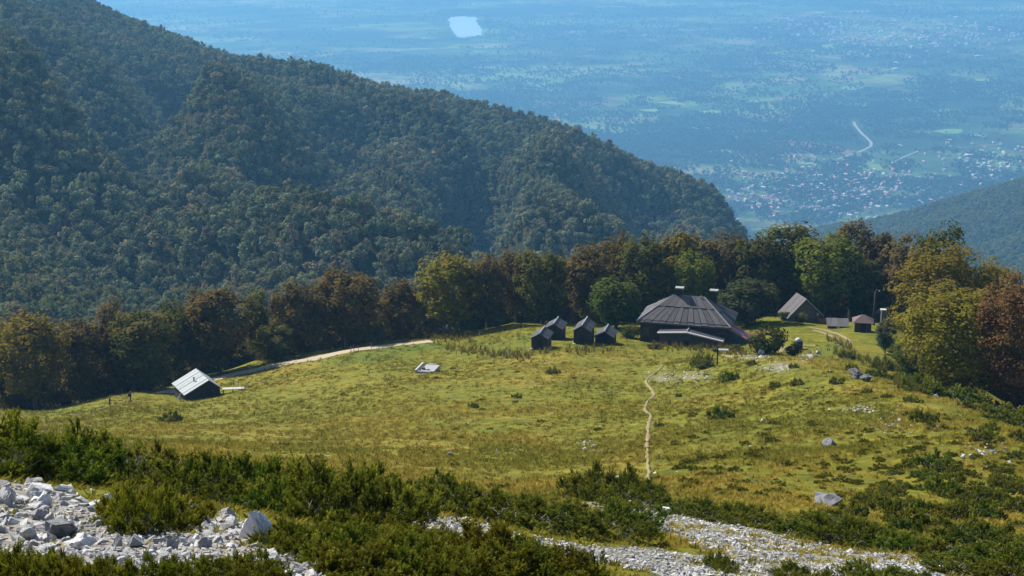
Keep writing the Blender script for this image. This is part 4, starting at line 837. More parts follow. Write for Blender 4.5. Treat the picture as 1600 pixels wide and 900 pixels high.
MB().box(-1.7, -1.45, 0, 4.2, -.5, .42).build('side_wall', M['white'], fd); MB().box(-1.44, .9, 0, .25, -.5, .24).build('front_wall', M['fascia'], fd); MB().box(-.9, 1.3, .5, 3.9, -.5, .22).build('slab', M['fascia'], fd); MB().box(-.6, .7, 3.92, 4.2, -.5, .3).build('rear_wall', M['fascia'], fd); MB().box(-.8, -.4, 1.0, 1.5, -.1, .5).build('block', M['stone'], fd); MB().box(.0, .5, .9, 1.2, -.1, .32).build('block', M['stone'], fd)
# fence posts along the road and before the sheds
pm = MB().tube([(0,0,-.4),(.03,0,.6),(0,.02,1.3)], [.07,.06,.05], 6).mesh('fence_post', M['twig'])
for u_, v_ in [(388,607),(377,609),(365,606),(372,604),(548,553),(553,551),(560,550),(580,545),(749,527),(766,558),(782,556),(795,553),(808,551),(790,557),(820,549),(690,520),(818,517)]:
    o = link('fence_post', pm, None, g1(u_, v_), (rng.normal() * .06, rng.normal() * .06, 0), (1, 1, .8 + .5 * rng.random())); tag(o, 'thin weathered fence post standing in the grass', 'fence post', 'weathered posts in the meadow grass')

# ------------------------------------------------------------------ hikers
def hiker(u_, v_, face, label, clothm, pack, bend):
    g = g1(u_, v_); o = empty('person', g, face); tag(o, label, 'person', None); J = {}
    V = [(0,0,.95),(0,.02+bend*.3,1.15),(0,.04+bend*.8,1.38),(0,.05+bend,1.50),(0,.07+bend*1.1,1.58),(0,.08+bend*1.1,1.70),
         (-.19,.04+bend*.8,1.40),(-.25,.02+bend*.6,1.14),(-.22,.16+bend*.7,.96),(-.21,.20+bend*.7,.88),(.19,.04+bend*.8,1.40),(.26,-.04+bend*.6,1.15),(.24,.06+bend*.5,.94),(.24,.09+bend*.5,.86),
         (-.10,.01,.90),(-.11,.14,.50),(-.11,.06,.08),(-.11,.20,.03),(.10,-.01,.90),(.11,.0,.50),(.11,-.20,.10),(.11,-.08,.03)]
    Ed = [(0,1),(1,2),(2,3),(3,4),(4,5),(2,6),(6,7),(7,8),(8,9),(2,10),(10,11),(11,12),(12,13),(0,14),(14,15),(15,16),(16,17),(0,18),(18,19),(19,20),(20,21)]
    Rr = [.15,.15,.17,.06,.075,.085,.075,.055,.042,.035,.075,.055,.042,.035,.10,.07,.05,.04,.10,.07,.05,.04]
    me = bpy.data.meshes.new('body'); me.from_pydata(V, Ed, []); me.materials.append(clothm); b = link('body', me, o); sk = b.modifiers.new('skin', 'SKIN')
    sv = me.skin_vertices[0].data
    for i, rr in enumerate(Rr): sv[i].radius = (rr, rr * .85); sv[i].use_root = (i == 0)
    b.modifiers.new('sub', 'SUBSURF').levels = 1; b.modifiers['sub'].render_levels = 1
    bm = bmesh.new(); bmesh.ops.create_uvsphere(bm, u_segments=12, v_segments=8, radius=.105)
    for q in bm.verts: q.co.z *= 1.25; q.co.y *= 1.05; q.co += Vector((0, .09 + bend * 1.15, 1.68))
    hm_ = bpy.data.meshes.new('head'); bm.to_mesh(hm_); bm.free(); hm_.materials.append(M['skin']); h = link('head', hm_, o)
    bm = bmesh.new(); bmesh.ops.create_uvsphere(bm, u_segments=12, v_segments=8, radius=.118)
    for q in list(bm.verts):
        if q.co.z < -.03 and q.co.y > -.02: bm.verts.remove(q)
    for q in bm.verts: q.co.z *= 1.2; q.co += Vector((0, .075 + bend * 1.15, 1.70))
    hr = bpy.data.meshes.new('hair'); bm.to_mesh(hr); bm.free(); hr.materials.append(M['hair']); link('hair', hr, o)
    if pack:
        p = MB().tube([(0,-.2+bend*.3,1.0),(0,-.22+bend*.5,1.15),(0,-.2+bend*.7,1.4),(0,-.15+bend*.8,1.52)], [.15,.19,.18,.1], 8).build('rucksack', M['pack'], None, True); p.location = g; p.rotation_euler = (0, 0, face); tag(p, 'dark rucksack on the back of the hiker nearer the cabin', 'rucksack')
    return o
hiker(171.5, 636, RAD(-70), 'fair-haired hiker in dark clothes walking, the left one of the two', M['cloth'], False, .06)
hiker(204, 628, RAD(-60), 'hiker in dark clothes with rucksack, the right one nearer the cabin', M['cloth2'], True, .05)

# ------------------------------------------------------------------ rocks
def roughen(bm, seed, size):
    C = np.array([v.co[:] for v in bm.verts]) / size; q = C[:, 0] + C[:, 2] * .7; w_ = C[:, 1] - C[:, 2] * .6
    dsp = .30 * fbm(q * 2.2 + seed, w_ * 2.2, seed, 3) + .20 * fbm(q * 7 + 3, w_ * 7 + seed, seed + 3, 2) - .10 * (np.abs(fbm(q * 3.1 + 9, w_ * 3.1 + 2 * seed, seed + 5, 2)) < .03)
    for v, d_ in zip(bm.verts, dsp): v.co += v.normal * float(d_) * size
def rock_mesh(seed, n=22, flat=(1, .85, .65), sub=1, mat='rock', jag=.06, name='limestone_rock'):
    rs_ = np.random.default_rng(seed); bm = bmesh.new(); q = rs_.normal(size=(n, 3)); q /= np.linalg.norm(q, axis=1)[:, None]; q *= (.72 + .33 * rs_.random((n, 1))) * np.array(flat)
    for p in q: bm.verts.new(p)
    r_ = bmesh.ops.convex_hull(bm, input=bm.verts); bmesh.ops.delete(bm, geom=[v for v in bm.verts if not v.link_faces], context='VERTS')
    if sub:
        bmesh.ops.subdivide_edges(bm, edges=bm.edges, cuts=3 if sub > 1 else 1, use_grid_fill=True); bm.normal_update()
        if sub > 1: roughen(bm, seed, 1.0)
        else:
            for v in bm.verts: v.co += Vector(rs_.normal(size=3)) * jag * .5
    bmesh.ops.triangulate(bm, faces=bm.faces); bmesh.ops.recalc_face_normals(bm, faces=bm.faces)
    me = bpy.data.meshes.new(name); bm.to_mesh(me); bm.free(); me.materials.append(M[mat]); return me
RK = [rock_mesh(500 + s, 13 + s, (1, .8, .62 + .04 * (s % 4)), 1, 'rock', .05) for s in range(8)] + [rock_mesh(520 + s, 12 + s, (1, .7, .42), 1, 'rock', .04) for s in range(3)]
PEB = [rock_mesh(600 + s, 9, (1, .8, .6), 0, 'rock', 0, 'stone') for s in range(5)]
def put_rock(u_, v_, wpx, hpx, label, mat='rock', seed=0, rot=None, flat=None, n=20, sub=2, name='boulder'):
    g = g1(u_, v_); d_ = float(proj(g)[2]); w_ = wpx * d_ / FPX / 2; h_ = hpx * d_ / FPX
    o = link(name, rock_mesh(seed, n, flat or (1, .9, 1), sub, mat, .045, name), None, g + Vector((0, 0, h_ * .32)), (0, 0, rot if rot is not None else rng.random() * 6), (w_, w_, h_ * .68)); return tag(o, label, 'rock')
BIG = [(402,845,62,52,'big pointed white boulder with grey stains, tallest rock of the foreground','rock_white',41),(95,838,70,36,'large flat-faced grey slab in the middle of the left scree','rock_grey',42),(68,792,40,28,'pale jagged rock under the left juniper thicket','rock_white',43),(12,790,34,34,'grey rock cut by the left edge of the photo','rock_grey',44),(268,858,28,22,'square-topped grey block below the yellowish juniper','rock_grey',45),(232,878,40,28,'blocky pale rock lower left of the square-topped block','rock_white',46),(475,836,34,20,'smooth rounded pale rock lying in low juniper','rock_white',47),(55,775,60,20,'broad pale slab near the top of the left scree','rock',48),(170,782,22,12,'white rock at the upper right corner of the left scree','rock_white',49),(150,792,30,14,'white leaning slab left of the upper right white rock','rock_white',50),(215,855,44,24,'dark grey wedge of rock touching the yellowish juniper','rock_grey',51),(320,858,30,24,'dark split rock left of the pointed white boulder','rock_grey',52),(425,880,40,22,'grey and white rock below the pointed white boulder','rock',53),(500,888,34,18,'white rock at the lower tip of the left scree','rock_white',54),(130,858,52,26,'rust-stained pale rock left of the dark wedge','rock',55),(40,842,50,24,'white-topped slab low on the left scree','rock_white',56),(60,812,40,24,'grey angular rock above the large flat-faced slab','rock_grey',57),(1291,789,62,36,'large grey boulder with pale foot alone in the right meadow','rock_dark',58),(1338,592,46,20,'dark boulder on the crest of the meadow right of the hut','rock_dark',59),(1354,596,26,14,'dark rock leaning on the crest boulder','rock_dark',60),(1041,803,20,13,'white rock at the upper end of the right-hand scree','rock_white',61),(725,777,22,14,'white rock poking out of the middle juniper thicket','rock_white',62),(1584,664,16,11,'grey rock near the right edge beneath the reddish beech','rock',63),(1462,622,10,8,'white rock at the foot of the right-hand trees','rock_white',64),(1190,660,9,7,'white stone in the short grass right of the dark meadow bush','rock_white',65),(1505,716,10,8,'pale stone on the right-hand slope','rock_white',66),(1265,559,14,8,'pale broken rocks by the water tank','rock_white',67),(703,713,16,8,'grey stone in the open meadow above the middle thicket','rock_dark',68),(1295,697,34,12,'dark flat rock in the meadow right of centre','rock_dark',69),(280,624,6,5,'white stone at the left corner of the tin-roofed cabin','rock_white',70),(1012,533,14,8,'white stone at the left corner of the hut','rock_white',71),(1310,513,7,5,'white stone in front of the low lean-to','rock_white',72),(1278,553,12,7,'white stone right of the broken rocks by the tank','rock_white',73),(1190,554,14,9,'pale stone on the track below the round bush','rock_white',74)]
def pointed_boulder(b):
    g = g1(b[0], b[1]); d_ = float(proj(g)[2]); w_ = b[2] * d_ / FPX; h_ = b[3] * d_ / FPX; bm = bmesh.new()
    for x, y, z in [(-.5,.12,-.1),(-.42,.4,-.1),(.5,-.1,-.1),(.45,.35,-.1),(.26,-.46,-.1),(-.42,.10,.18),(.49,-.12,.16),(.27,-.42,.12),(-.30,.04,.58),(.26,-.18,.55),(-.16,-.06,.95),(-.02,-.05,1.0),(.08,.02,.93),(-.28,.2,.6),(.32,.22,.5),(.38,-.1,.42)]: bm.verts.new((x * w_, y * w_, z * h_))
    bmesh.ops.convex_hull(bm, input=bm.verts); bmesh.ops.subdivide_edges(bm, edges=bm.edges, cuts=5, use_grid_fill=True); bm.normal_update(); roughen(bm, 41, w_ * .42)
    bmesh.ops.triangulate(bm, faces=bm.faces); bmesh.ops.recalc_face_normals(bm, faces=bm.faces); me = bpy.data.meshes.new('boulder'); bm.to_mesh(me); bm.free(); me.materials.append(M['rock_white']); tag(link('boulder', me, None, g), b[4], 'rock')
pointed_boulder(BIG[0])
for b in BIG[1:]: put_rock(b[0], b[1], b[2], b[3], b[4], b[5], b[6], flat=(1, .8, 1), n=10 if b[6] == 41 else 14)
BN = {41:'big pointed white boulder',42:'large flat-faced grey slab',43:'pale jagged rock under the thicket',44:'grey rock at the photo left edge',45:'square-topped grey block',46:'blocky pale rock',47:'smooth rounded pale rock',48:'broad pale slab',49:'white rock at the upper right',50:'white leaning slab',51:'dark grey wedge',52:'dark split rock',53:'grey and white rock',54:'white rock at the lower tip',55:'rust-stained pale rock',56:'white-topped low slab',57:'grey angular rock'}
ZL = ['pale limestone rock in the left foreground scree', 'pale limestone rock in the narrow middle scree strip', 'pale limestone rock in the right-hand scree']
ZG = ['rocks of the left foreground scree', 'rocks of the middle scree strip', 'rocks of the right-hand scree']
allq = []
for zi, (cnt, mn, mx_) in enumerate([(1000, 8, 36), (420, 5, 14), (1500, 4, 17)]):
    q = sample_poly(SCREE[zi], cnt, 70 + zi); rs_ = np.random.default_rng(80 + zi); s = mn + (mx_ - mn) * rs_.random(cnt) ** (2.1 if zi == 0 else 3.0)
    P, ok = at_ground(q[:, 0], q[:, 1]); d_ = proj(P)[2]; [allq.append((s[i] * d_[i] / FPX / 2, s[i], zi, P[i])) for i in range(cnt) if ok[i] and q[i, 1] < 915]
allq.sort(key=lambda t: -t[1]); ppos = []; pscl = []
for k, (w_, px, zi, p) in enumerate(allq):
    if k < 264:
        h_ = w_ * (.6 + .6 * rng.random()); o = link('limestone_rock', RK[rng.integers(len(RK))], None, p + np.array([0, 0, w_ * .12]), (rng.normal() * .35, rng.normal() * .35, rng.random() * 6.28), (w_, w_ * (.7 + .4 * rng.random()), h_)); ru, rv, _ = proj(p); nb = min((b for b in BIG if b[6] in BN), key=lambda b: (b[0] - ru) ** 2 + (b[1] - rv) ** 2); sd = ('left of' if ru < nb[0] else 'right of') if abs(ru - nb[0]) > abs(rv - nb[1]) else ('behind' if rv < nb[1] else 'in front of')
        tag(o, '%s limestone rock %s the %s' % ('larger' if px > 26 else 'middling' if px > 18 else 'small', sd, BN[nb[6]]) if zi == 0 else ZL[zi], 'rock', ZG[zi])
    else: ppos.append(p); pscl.append(w_)
# small stones, too many to count
for zi, cnt, sz_ in ((0, 2600, .055), (1, 2200, .06), (2, 7000, .085)):
    q = sample_poly(SCREE[zi], cnt, 90 + zi); P, ok = at_ground(q[:, 0], q[:, 1]); ok &= fbm(P[:, 0] / 2.0, P[:, 1] / 2.0, 55, 3) > -.10
    P = P[ok]; ppos += list(P); pscl += list(sz_ * (.35 + 1.0 * rng.random(len(P)) ** 2))
for (cu, cv), (su, sv), a in PALE:
    q = np.stack([cu + rng.normal(size=int(190 * a)) * su * .6, cv + rng.normal(size=int(190 * a)) * sv * .6], 1); P, ok = at_ground(q[:, 0], q[:, 1]); ppos += list(P[ok]); pscl += list(.1 + .22 * rng.random(ok.sum()) ** 2)
q = np.stack([rng.random(420) * 1600, 560 + rng.random(420) * 240], 1); P, ok = at_ground(q[:, 0], q[:, 1]); ppos += list(P[ok]); pscl += list(.06 + .16 * rng.random(ok.sum()) ** 3)
ppos = np.array(ppos); n = len(ppos); pscl = np.array(pscl); print('stones', n)
scatter('loose_stones', ppos + np.array([0, 0, .01]), np.stack([pscl, pscl * (.7 + .4 * rng.random(n)), pscl * (.6 + .4 * rng.random(n))], 1), np.stack([rng.normal(size=n) * .4, rng.normal(size=n) * .4, rng.random(n) * 6.28], 1), np.ones((n, 3)), rng.integers(0, 5, n), proto_collection('stone_kinds', PEB), 'small pale limestone stones strewn over scree and meadow')

# ------------------------------------------------------------------ junipers
def juniper_mesh(seed, nplume, H, nshoot, nneedle, ln, nl, nw, flat=0.0):
    """several plumes rising and leaning out of one root, each set with short shoots of needles"""
    rs_ = np.random.default_rng(seed); VV = []; TT = []
    for k in range(nplume):
        a = k * 2.4 + rs_.random() * .8; ro = math.sqrt((k + .5) / nplume) * .80; c = np.array([math.cos(a) * ro, math.sin(a) * ro, 0]); h = H * (1.05 - .55 * ro) * (.65 + .6 * rs_.random()); R = .26 + .16 * rs_.random()
        ax = np.array([math.cos(a) * ro * (.55 + flat), math.sin(a) * ro * (.55 + flat), 1.0]); ax /= np.linalg.norm(ax)
        f = rs_.random(nshoot) ** .8; an = rs_.random(nshoot) * 6.283; rad = R * (1 - f ** 2.2 * .85) * np.sqrt(.25 + .75 * rs_.random(nshoot))
        out = np.stack([np.cos(an), np.sin(an), 0 * an], 1); B = c + ax * (f * h)[:, None] + out * rad[:, None]
        dr = out * (.75 - .45 * f)[:, None] + ax * (.45 + .75 * f)[:, None] + rs_.normal(size=(nshoot, 3)) * .22; dr /= np.linalg.norm(dr, axis=1)[:, None]
        Ln = ln * (.6 + .7 * rs_.random(nshoot)) * (1 + .5 * (f > .85)); t = rs_.random((nshoot, nneedle)) ** .85
        base = B[:, None] + dr[:, None] * ((t - .5) * Ln[:, None])[..., None]
        g = rs_.normal(size=(nshoot, nneedle, 3)); g -= (g * dr[:, None]).sum(-1, keepdims=True) * dr[:, None]; g /= np.linalg.norm(g, axis=-1, keepdims=True) + 1e-9
        nd_ = g * .7 + dr[:, None] * .75; sd = np.cross(nd_, rs_.normal(size=nd_.shape)); sd /= np.linalg.norm(sd, axis=-1, keepdims=True) + 1e-9
        l = nl * (1.15 - .55 * t) * (.7 + .6 * rs_.random(t.shape)); V = np.stack([base - sd * nw / 2, base + sd * nw / 2, base + nd_ * l[..., None]], -2).reshape(-1, 3)
        sh = rs_.random(nshoot)[:, None]; pl_ = rs_.random(); dryp = .35 if pl_ > .9 else 0
        tone = np.stack([np.clip((t - .5) * (.3 + sh) * (.4 + .6 * f[:, None]) + dryp + (sh > .95) * .3, 0, .85), np.clip(.10 + .40 * sh + .25 * t + .25 * pl_ + .2 * (rs_.random(t.shape) - .5), 0, 1), 0 * t], -1).reshape(-1, 3)
        VV.append(V); TT.append(np.repeat(tone, 3, 0))
    V = np.concatenate(VV); return mk_mesh('foliage', V, np.arange(len(V)).reshape(-1, 3), M['jun'], False, {'tone': np.concatenate(TT)})
def branch_mesh(seed, R, H, n=12, mat='twig', name='branch', thick=.02):
    rs_ = np.random.default_rng(seed); mb = MB()
    for k in range(n):
        a = rs_.random() * 6.28; l = R * (.5 + .5 * rs_.random()); e = Vector((math.cos(a) * l, math.sin(a) * l, H * (.4 + .6 * rs_.random()))); m_ = e * .5 + Vector((rs_.normal() * .08, rs_.normal() * .08, .05)); mb.tube([(0, 0, -.08), m_, e], [thick, thick * .7, thick * .25], 4, False)
        for j in range(3):
            b = m_.lerp(e, .2 + .3 * j); mb.tube([b, b + Vector((rs_.normal() * .16, rs_.normal() * .16, .10 + .12 * rs_.random()))], [thick * .5, thick * .15], 3, False)
    return mb.mesh(name, M[mat])
JN = [(juniper_mesh(700 + s, 12, .95, 46, 24, .21, .085, .030), branch_mesh(700 + s, .9, .5)) for s in range(5)]              # near bushes, about 1 m radius
JL = [(juniper_mesh(720 + s, 13, .45, 40, 24, .22, .085, .030, .5), branch_mesh(720 + s, .9, .25)) for s in range(3)]          # low carpets
JF = [(juniper_mesh(740 + s, 8, .75, 26, 16, .30, .13, .060), branch_mesh(740 + s, .9, .45, 8)) for s in range(3)]              # bushes far off
def jcol(r_=None): return (.052 + .035 * rng.random(), .078 + .025 * rng.random(), .012 + .006 * rng.random())
def juniper(p, rad, hs, kind, label, group=None, col=None, name='juniper_bush'):
    fm, bm_ = kind[rng.integers(len(kind))]; o = empty(name, Vector(p) - Vector((0, 0, .04 * rad)), rng.random() * 6.28); tag(o, label, 'shrub', group)
    for nm, me in (('foliage', fm), ('branch', bm_)):
        c = link(nm, me, o); c.scale = (rad, rad * .92, rad * hs)
        if nm == 'foliage': c.color = tuple(col or jcol()) + (1,)
    return o
def thicket(poly, n, rad, hs, kind, label, group, seed, col=None, mind=.45):
    q = sample_poly(poly, n * 14, seed); P, ok = at_ground(q[:, 0], q[:, 1]); got = []
    for p in P[ok]:
        r_ = rad * (.7 + .6 * rng.random())
        if all((p[0] - a[0]) ** 2 + (p[1] - a[1]) ** 2 > (mind * (r_ + b)) ** 2 for a, b, _ in got):
            got.append((p, r_, juniper(p, r_, hs * (.75 + .65 * rng.random() ** 1.5), kind, label, group, col() if col else None)))
            if len(got) >= n: break
    if len(got) > 3:
        done = set()
        for word, key in (('leftmost', lambda t: t[0][0] / t[0][1]), ('rightmost', lambda t: -t[0][0] / t[0][1]), ('foremost', lambda t: t[0][1]), ('rearmost', lambda t: -t[0][1])):
            t = min((t for t in got if id(t[2]) not in done), key=key); done.add(id(t[2])); t[2]['label'] = word + ' ' + label
    return len(got)
yj = lambda: (.085 + .04 * rng.random(), .098 + .02 * rng.random(), .013)
T = 0
T += thicket([(-60,712),(60,708),(130,708),(150,725),(205,738),(200,748),(120,758),(60,748),(-60,745)], 20, .85, 1.0, JN, 'tall dark juniper bush in the thicket at the left edge above the scree', 'junipers of the left thicket', 1)
T += thicket([(228,738),(300,728),(380,748),(420,775),(400,800),(330,790),(240,768),(200,755)], 22, .70, .85, JN, 'dark juniper bush in the thicket just left of the pointed white boulder', 'junipers behind the pointed white boulder', 2)
T += thicket([(428,778),(470,762),(560,765),(630,780),(640,826),(560,832),(440,812),(410,800)], 28, .74, .92, JN, 'dark juniper bush in the big central thicket right of the white boulder', 'junipers of the central thicket', 3)
T += thicket([(600,766),(660,762),(720,772),(730,800),(640,795)], 9, .8, .9, JN, 'dark juniper bush beside the white rock above the narrow scree strip', 'junipers above the narrow scree strip', 4)
T += thicket([(710,790),(800,786),(900,806),(1000,826),(1062,852),(1060,862),(960,850),(860,836),(760,818),(715,805)], 26, .78, .62, JN, 'dark juniper bush in the long diagonal thicket between the scree strips', 'junipers of the diagonal thicket', 5, None, .42)
T += thicket([(915,775),(960,772),(1010,783),(1030,792),(960,792),(915,785)], 8, 1.0, .9, JN, 'dark juniper bush at the foot of the footpath', 'junipers at the foot of the footpath', 6)
T += thicket([(1020,795),(1100,798),(1185,818),(1180,826),(1100,815),(1040,802)], 10, 1.1, .6, JL + JN[:1], 'low dark juniper bush along the top of the right-hand scree', 'junipers along the right-hand scree', 7)
T += thicket([(170,812),(230,800),(305,808),(318,828),(250,842),(180,832)], 11, .36, 1.1, JN, 'yellowish juniper bush standing amid the left scree', 'junipers amid the left scree', 8, yj)
def carpet(poly, n, rad, seed):
    q = sample_poly(poly, n, seed); P, ok = at_ground(q[:, 0], q[:, 1]); P = P[ok]; m = len(P); ms = []
    for fm, _ in JL + JN[:2]:
        c = fm.copy(); c.materials.clear(); c.materials.append(M['jun_s']); ms.append(c)
    sc_ = rad * (.6 + .7 * rng.random(m)); tt = np.stack([.062 + .045 * rng.random(m), .080 + .025 * rng.random(m), .014 + 0 * sc_], 1)
    scatter('juniper_carpet', P, np.stack([sc_, sc_, sc_ * (.6 + .5 * rng.random(m))], 1), np.stack([rng.normal(size=m) * .12, rng.normal(size=m) * .12, rng.random(m) * 6.28], 1), tt, rng.integers(0, 5, m), proto_collection('juniper_carpet_kinds', ms), 'low spreading juniper carpet along the lower middle edge of the photo')
carpet([(440,846),(640,850),(740,868),(840,888),(900,902),(940,918),(760,922),(540,920),(520,890),(450,868)], 150, .42, 9)
T += thicket([(-40,898),(60,888),(120,900),(120,925),(-40,925)], 10, .26, 1.0, JN, 'yellow-green juniper tips in the bottom left corner', 'junipers in the bottom left corner', 10, yj)
T += thicket([(120,902),(300,896),(430,898),(430,918),(120,918)], 13, .21, 1.0, JN, 'yellow-green juniper tips along the lower edge under the white boulder', 'junipers along the lower edge', 11, yj)
T += thicket([(1215,820),(1290,826),(1380,842),(1445,862),(1420,868),(1320,856),(1230,836)], 16, 1.25, .6, JL + JN[:1], 'low juniper bush in the dark band above the right-hand scree', 'junipers above the right-hand scree', 12)
T += thicket([(1470,850),(1610,845),(1610,915),(1500,915),(1470,890)], 16, 1.0, .65, JL + JN[:1], 'juniper bush in the bottom right corner', 'junipers in the bottom right corner', 13)
T += thicket([(1090,866),(1115,870),(1145,897),(1130,900)], 4, .27, .9, JN, 'dark juniper bush inside the right-hand scree', 'junipers inside the right-hand scree', 14)
T += thicket([(1400,575),(1440,600),(1520,625),(1600,650),(1600,672),(1480,632),(1400,600)], 18, 1.9, .8, JF, 'dark shrub in the undergrowth at the foot of the right-hand trees', 'shrubs under the right-hand trees', 15)
T += thicket([(1240,902),(1300,900),(1420,904),(1420,930),(1240,930)], 8, .7, .7, JL, 'juniper bush cut by the lower edge under the right-hand scree', 'junipers along the lower right edge', 16)
def heath(n, seed):
    r_ = np.random.default_rng(seed); uu_ = np.where(r_.random(n) < .7, 1060 + 560 * r_.random(n), 380 + 700 * r_.random(n)); v0_ = 575 + 230 * r_.random(n); P, ok = at_ground(uu_, v0_); ok &= fbm(P[:, 0] / 16, P[:, 1] / 16, 91, 3) > -.06; P = P[ok]; m = len(P); ms = []
    for fm, _ in JF:
        c = fm.copy(); c.materials.clear(); c.materials.append(M['jun_s']); ms.append(c)
    sc_ = .16 + .38 * r_.random(m) ** 2
    scatter('low_heath', P, np.stack([sc_, sc_, sc_ * .7], 1), np.stack([0 * sc_, 0 * sc_, r_.random(m) * 6.28], 1), np.stack([.05 + .05 * r_.random(m), .065 + .02 * r_.random(m), .013 + 0 * sc_], 1), r_.integers(0, 3, m), proto_collection('low_heath_kinds', ms), 'tiny dark heath tussocks dotted over the meadow')
heath(950, 21)
T += thicket([(1330,765),(1450,715),(1610,735),(1610,850),(1480,850),(1400,835),(1340,800)], 30, .80, .75, JF + JL, 'dark juniper bush among yellow grass on the lower right slope', 'junipers among the yellow grass of the lower right slope', 17, None, .9)
T += thicket([(1400,600),(1500,640),(1610,690),(1610,730),(1480,680),(1380,630)], 8, 1.0, .6, JF, 'small dark juniper in the yellow grass below the right-hand trees', 'junipers in the yellow grass below the right-hand trees', 18, None, 1.0)
SOLO = [(1125,654,34),(265,659,30),(740,637,15),(1203,692,18),(1097,720,20),(1138,595,28),(1096,571,32),(1030,667,14),(865,584,18),(1246,602,20),(1210,606,18),(1308,600,20),(1355,615,16),(1383,622,12),(1420,628,18),(1442,660,36),(1548,672,22),(1545,682,24),(1592,688,30),(1460,730,46),(1415,730,22),(1560,758,30),(1590,800,40),(1475,772,50),(1535,785,44),(1390,770,20),(1345,785,26),(1378,800,50),(1335,806,40),(1415,820,56),(1490,812,48),(1445,800,34),(1410,832,44),(1520,830,40),(1265,820,36),(1545,810,46),(1300,808,24),(1495,750,20),(1430,745,14),(1322,560,22),(1382,578,34),(1330,580,20),(1372,590,28),(1176,570,14),(1240,575,14),(1575,655,20),(1510,640,24),(1560,845,50),(1590,770,34),(1350,690,10),(808,622,14),(1060,620,10)]
WHERE = lambda u_, v_: ('alone in the middle of the meadow' if u_ < 1000 else 'on the right-hand slope' if u_ > 1380 else 'in the short grass right of the footpath' if v_ > 600 else 'among pale stones below the hut')
for u_, v_, wpx in SOLO:
    p = g1(u_, v_); d_ = float(proj(p)[2]); rad = wpx * d_ / FPX / 2 * 1.3
    special = {(1125,654): 'dark rounded juniper bush alone in the short grass right of the footpath', (265,659): 'dark flat juniper bush in the grass between the hikers and the left thicket', (740,637): 'small dark juniper alone in the middle of the open meadow', (1203,692): 'small juniper below the white stone in the short grass'}
    juniper(p, rad, 1.15, JF, special.get((u_, v_), 'small dark juniper bush ' + WHERE(u_, v_)), None if (u_, v_) in special else 'junipers ' + WHERE(u_, v_))
print('junipers', T + len(SOLO))
dead = branch_mesh(900, 1.0, .8, 26, 'twig', 'branch', .022)
for u_, v_, wpx in [(205,742,70),(170,735,50),(240,752,50),(225,775,36),(990,782,26)]:
    p = g1(u_, v_); d_ = float(proj(p)[2]); r_ = wpx * d_ / FPX / 2; o = link('dead_bush', dead, None, p, (0, 0, rng.random() * 6), (r_, r_, r_ * 1.1)); tag(o, 'bare grey dead juniper branches sticking out of the green thicket', 'shrub', 'dead junipers')

# ------------------------------------------------------------------ grass, weeds
def tuft_mesh(seed, nb, h, w_, spread):
    rs_ = np.random.default_rng(seed); a = rs_.random(nb) * 6.283; r_ = rs_.random(nb) * spread; b = np.stack([np.cos(a) * r_, np.sin(a) * r_, np.full(nb, -.03)], 1); hh = h * (.5 + .7 * rs_.random(nb)); tip = b + np.stack([np.cos(a) * spread * 1.1, np.sin(a) * spread * 1.1, hh], 1) + rs_.normal(size=(nb, 3)) * .25 * spread
    s = np.stack([-np.sin(a), np.cos(a), 0 * a], 1) * w_ / 2; V = np.stack([b - s, b + s, tip], 1).reshape(-1, 3); tone = np.repeat(np.stack([.5 * rs_.random(nb), .25 + .5 * rs_.random(nb), 0 * a], 1), 3, 0)
    return mk_mesh('grass_tuft', V, np.arange(3 * nb).reshape(nb, 3), M['grass'], False, {'tone': tone})
TUFT = proto_collection('grass_tuft_kinds', [tuft_mesh(s, 26, .10, .075, .20) for s in range(4)])
n0 = 150000; rr = np.exp(np.log(15) + rng.random(n0) ** .58 * (np.log(335) - np.log(15))); aa = -.46 + .92 * rng.random(n0); P = np.stack([rr * np.sin(aa), rr * np.cos(aa), 0 * rr], 1); zn_ = None
P[:, 2] = tz(P[:, 0], P[:, 1]); u, v, d = proj(P); Z = zone(P); keep = (u > -320) & (u < 1950) & (v < 1000) & (rng.random(n0) < np.clip(.25 + 2.6 * (fbm(P[:, 0] / 9, P[:, 1] / 9, 61, 3) + .12), .14, .8)) & ((Z[:, 2] < .35) | (rng.random(n0) < .16)) & (rr < np.interp(aa, [-.46, -.36, -.3, -.1, .1, .25, .36, .46], [250, 265, 275, 312, 330, 250, 190, 180]))
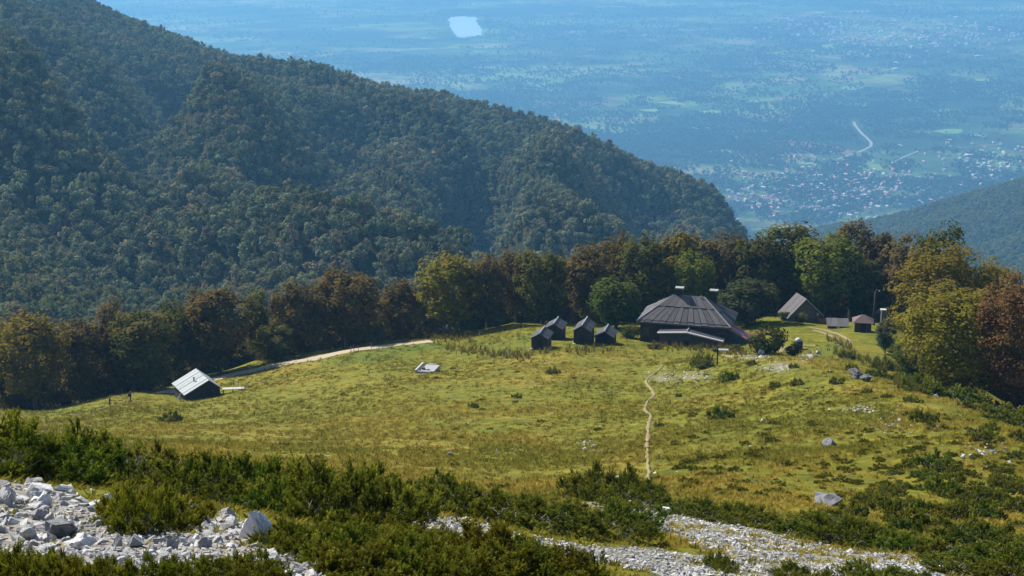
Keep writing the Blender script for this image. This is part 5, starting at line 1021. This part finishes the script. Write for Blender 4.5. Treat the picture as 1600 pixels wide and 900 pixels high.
P, Z = P[keep], Z[keep]
for PP in PATHPTS:
    ok = np.ones(len(P), bool)
    for q in PP: ok &= (P[:, 0] - q[0]) ** 2 + (P[:, 1] - q[1]) ** 2 > q[2] ** 2
    P, Z = P[ok], Z[ok]
n = len(P); print('tufts', n); dry = np.clip(Z[:, 0] * 1.0 + .22 + 1.9 * fbm(P[:, 0] / 14, P[:, 1] / 14, 63, 3), 0, 1)[:, None]; lush = np.clip(Z[:, 1], 0, 1)[:, None]
tint = np.array([.105, .114, .011]) * (1 - dry) + np.array([.28, .205, .034]) * dry; tint = tint * (1 - lush) + np.array([.075, .12, .018]) * lush; tint *= .6 + .8 * rng.random((n, 1)); s = (.55 + 1.0 * rng.random(n)) * np.interp(np.hypot(P[:, 0], P[:, 1]), [15, 45, 90, 300], [.35, .6, .9, 1.4])
scatter('meadow_grass_tufts', P, np.stack([s, s, s * (.8 + .5 * rng.random(n))], 1), np.stack([0 * s, 0 * s, rng.random(n) * 6.28], 1), tint, rng.integers(0, 4, n), TUFT, 'dry and green grass tufts all over the meadow')
WEED = proto_collection('weed_kinds', [tuft_mesh(50 + s, 16, 1.25, .09, .22) for s in range(3)])
wl = []
for (a0, b0, a1, b1, cnt) in [(1010,541,1145,548,170),(700,545,830,560,160),(675,530,735,528,90),(830,552,960,545,60),(1140,552,1160,552,20),(1300,548,1400,575,120),(1290,530,1330,545,40),(1395,600,1450,615,40)]:
    for k in range(cnt): t = rng.random(); wl.append((a0 + (a1 - a0) * t + rng.normal() * 3, b0 + (b1 - b0) * t + rng.normal() * 3.2))
wl = np.array(wl); P, ok = at_ground(wl[:, 0], wl[:, 1]); P = P[ok]; n = len(P); s = .45 + .6 * rng.random(n); k_ = rng.random((n, 1))
scatter('dry_weeds', P, np.stack([s, s, s], 1), np.stack([0 * s, 0 * s, rng.random(n) * 6.28], 1), np.array([.16, .12, .05]) * k_ + np.array([.075, .085, .03]) * (1 - k_), rng.integers(0, 3, n), WEED, 'tall dry weeds before the hut and around the sheds')
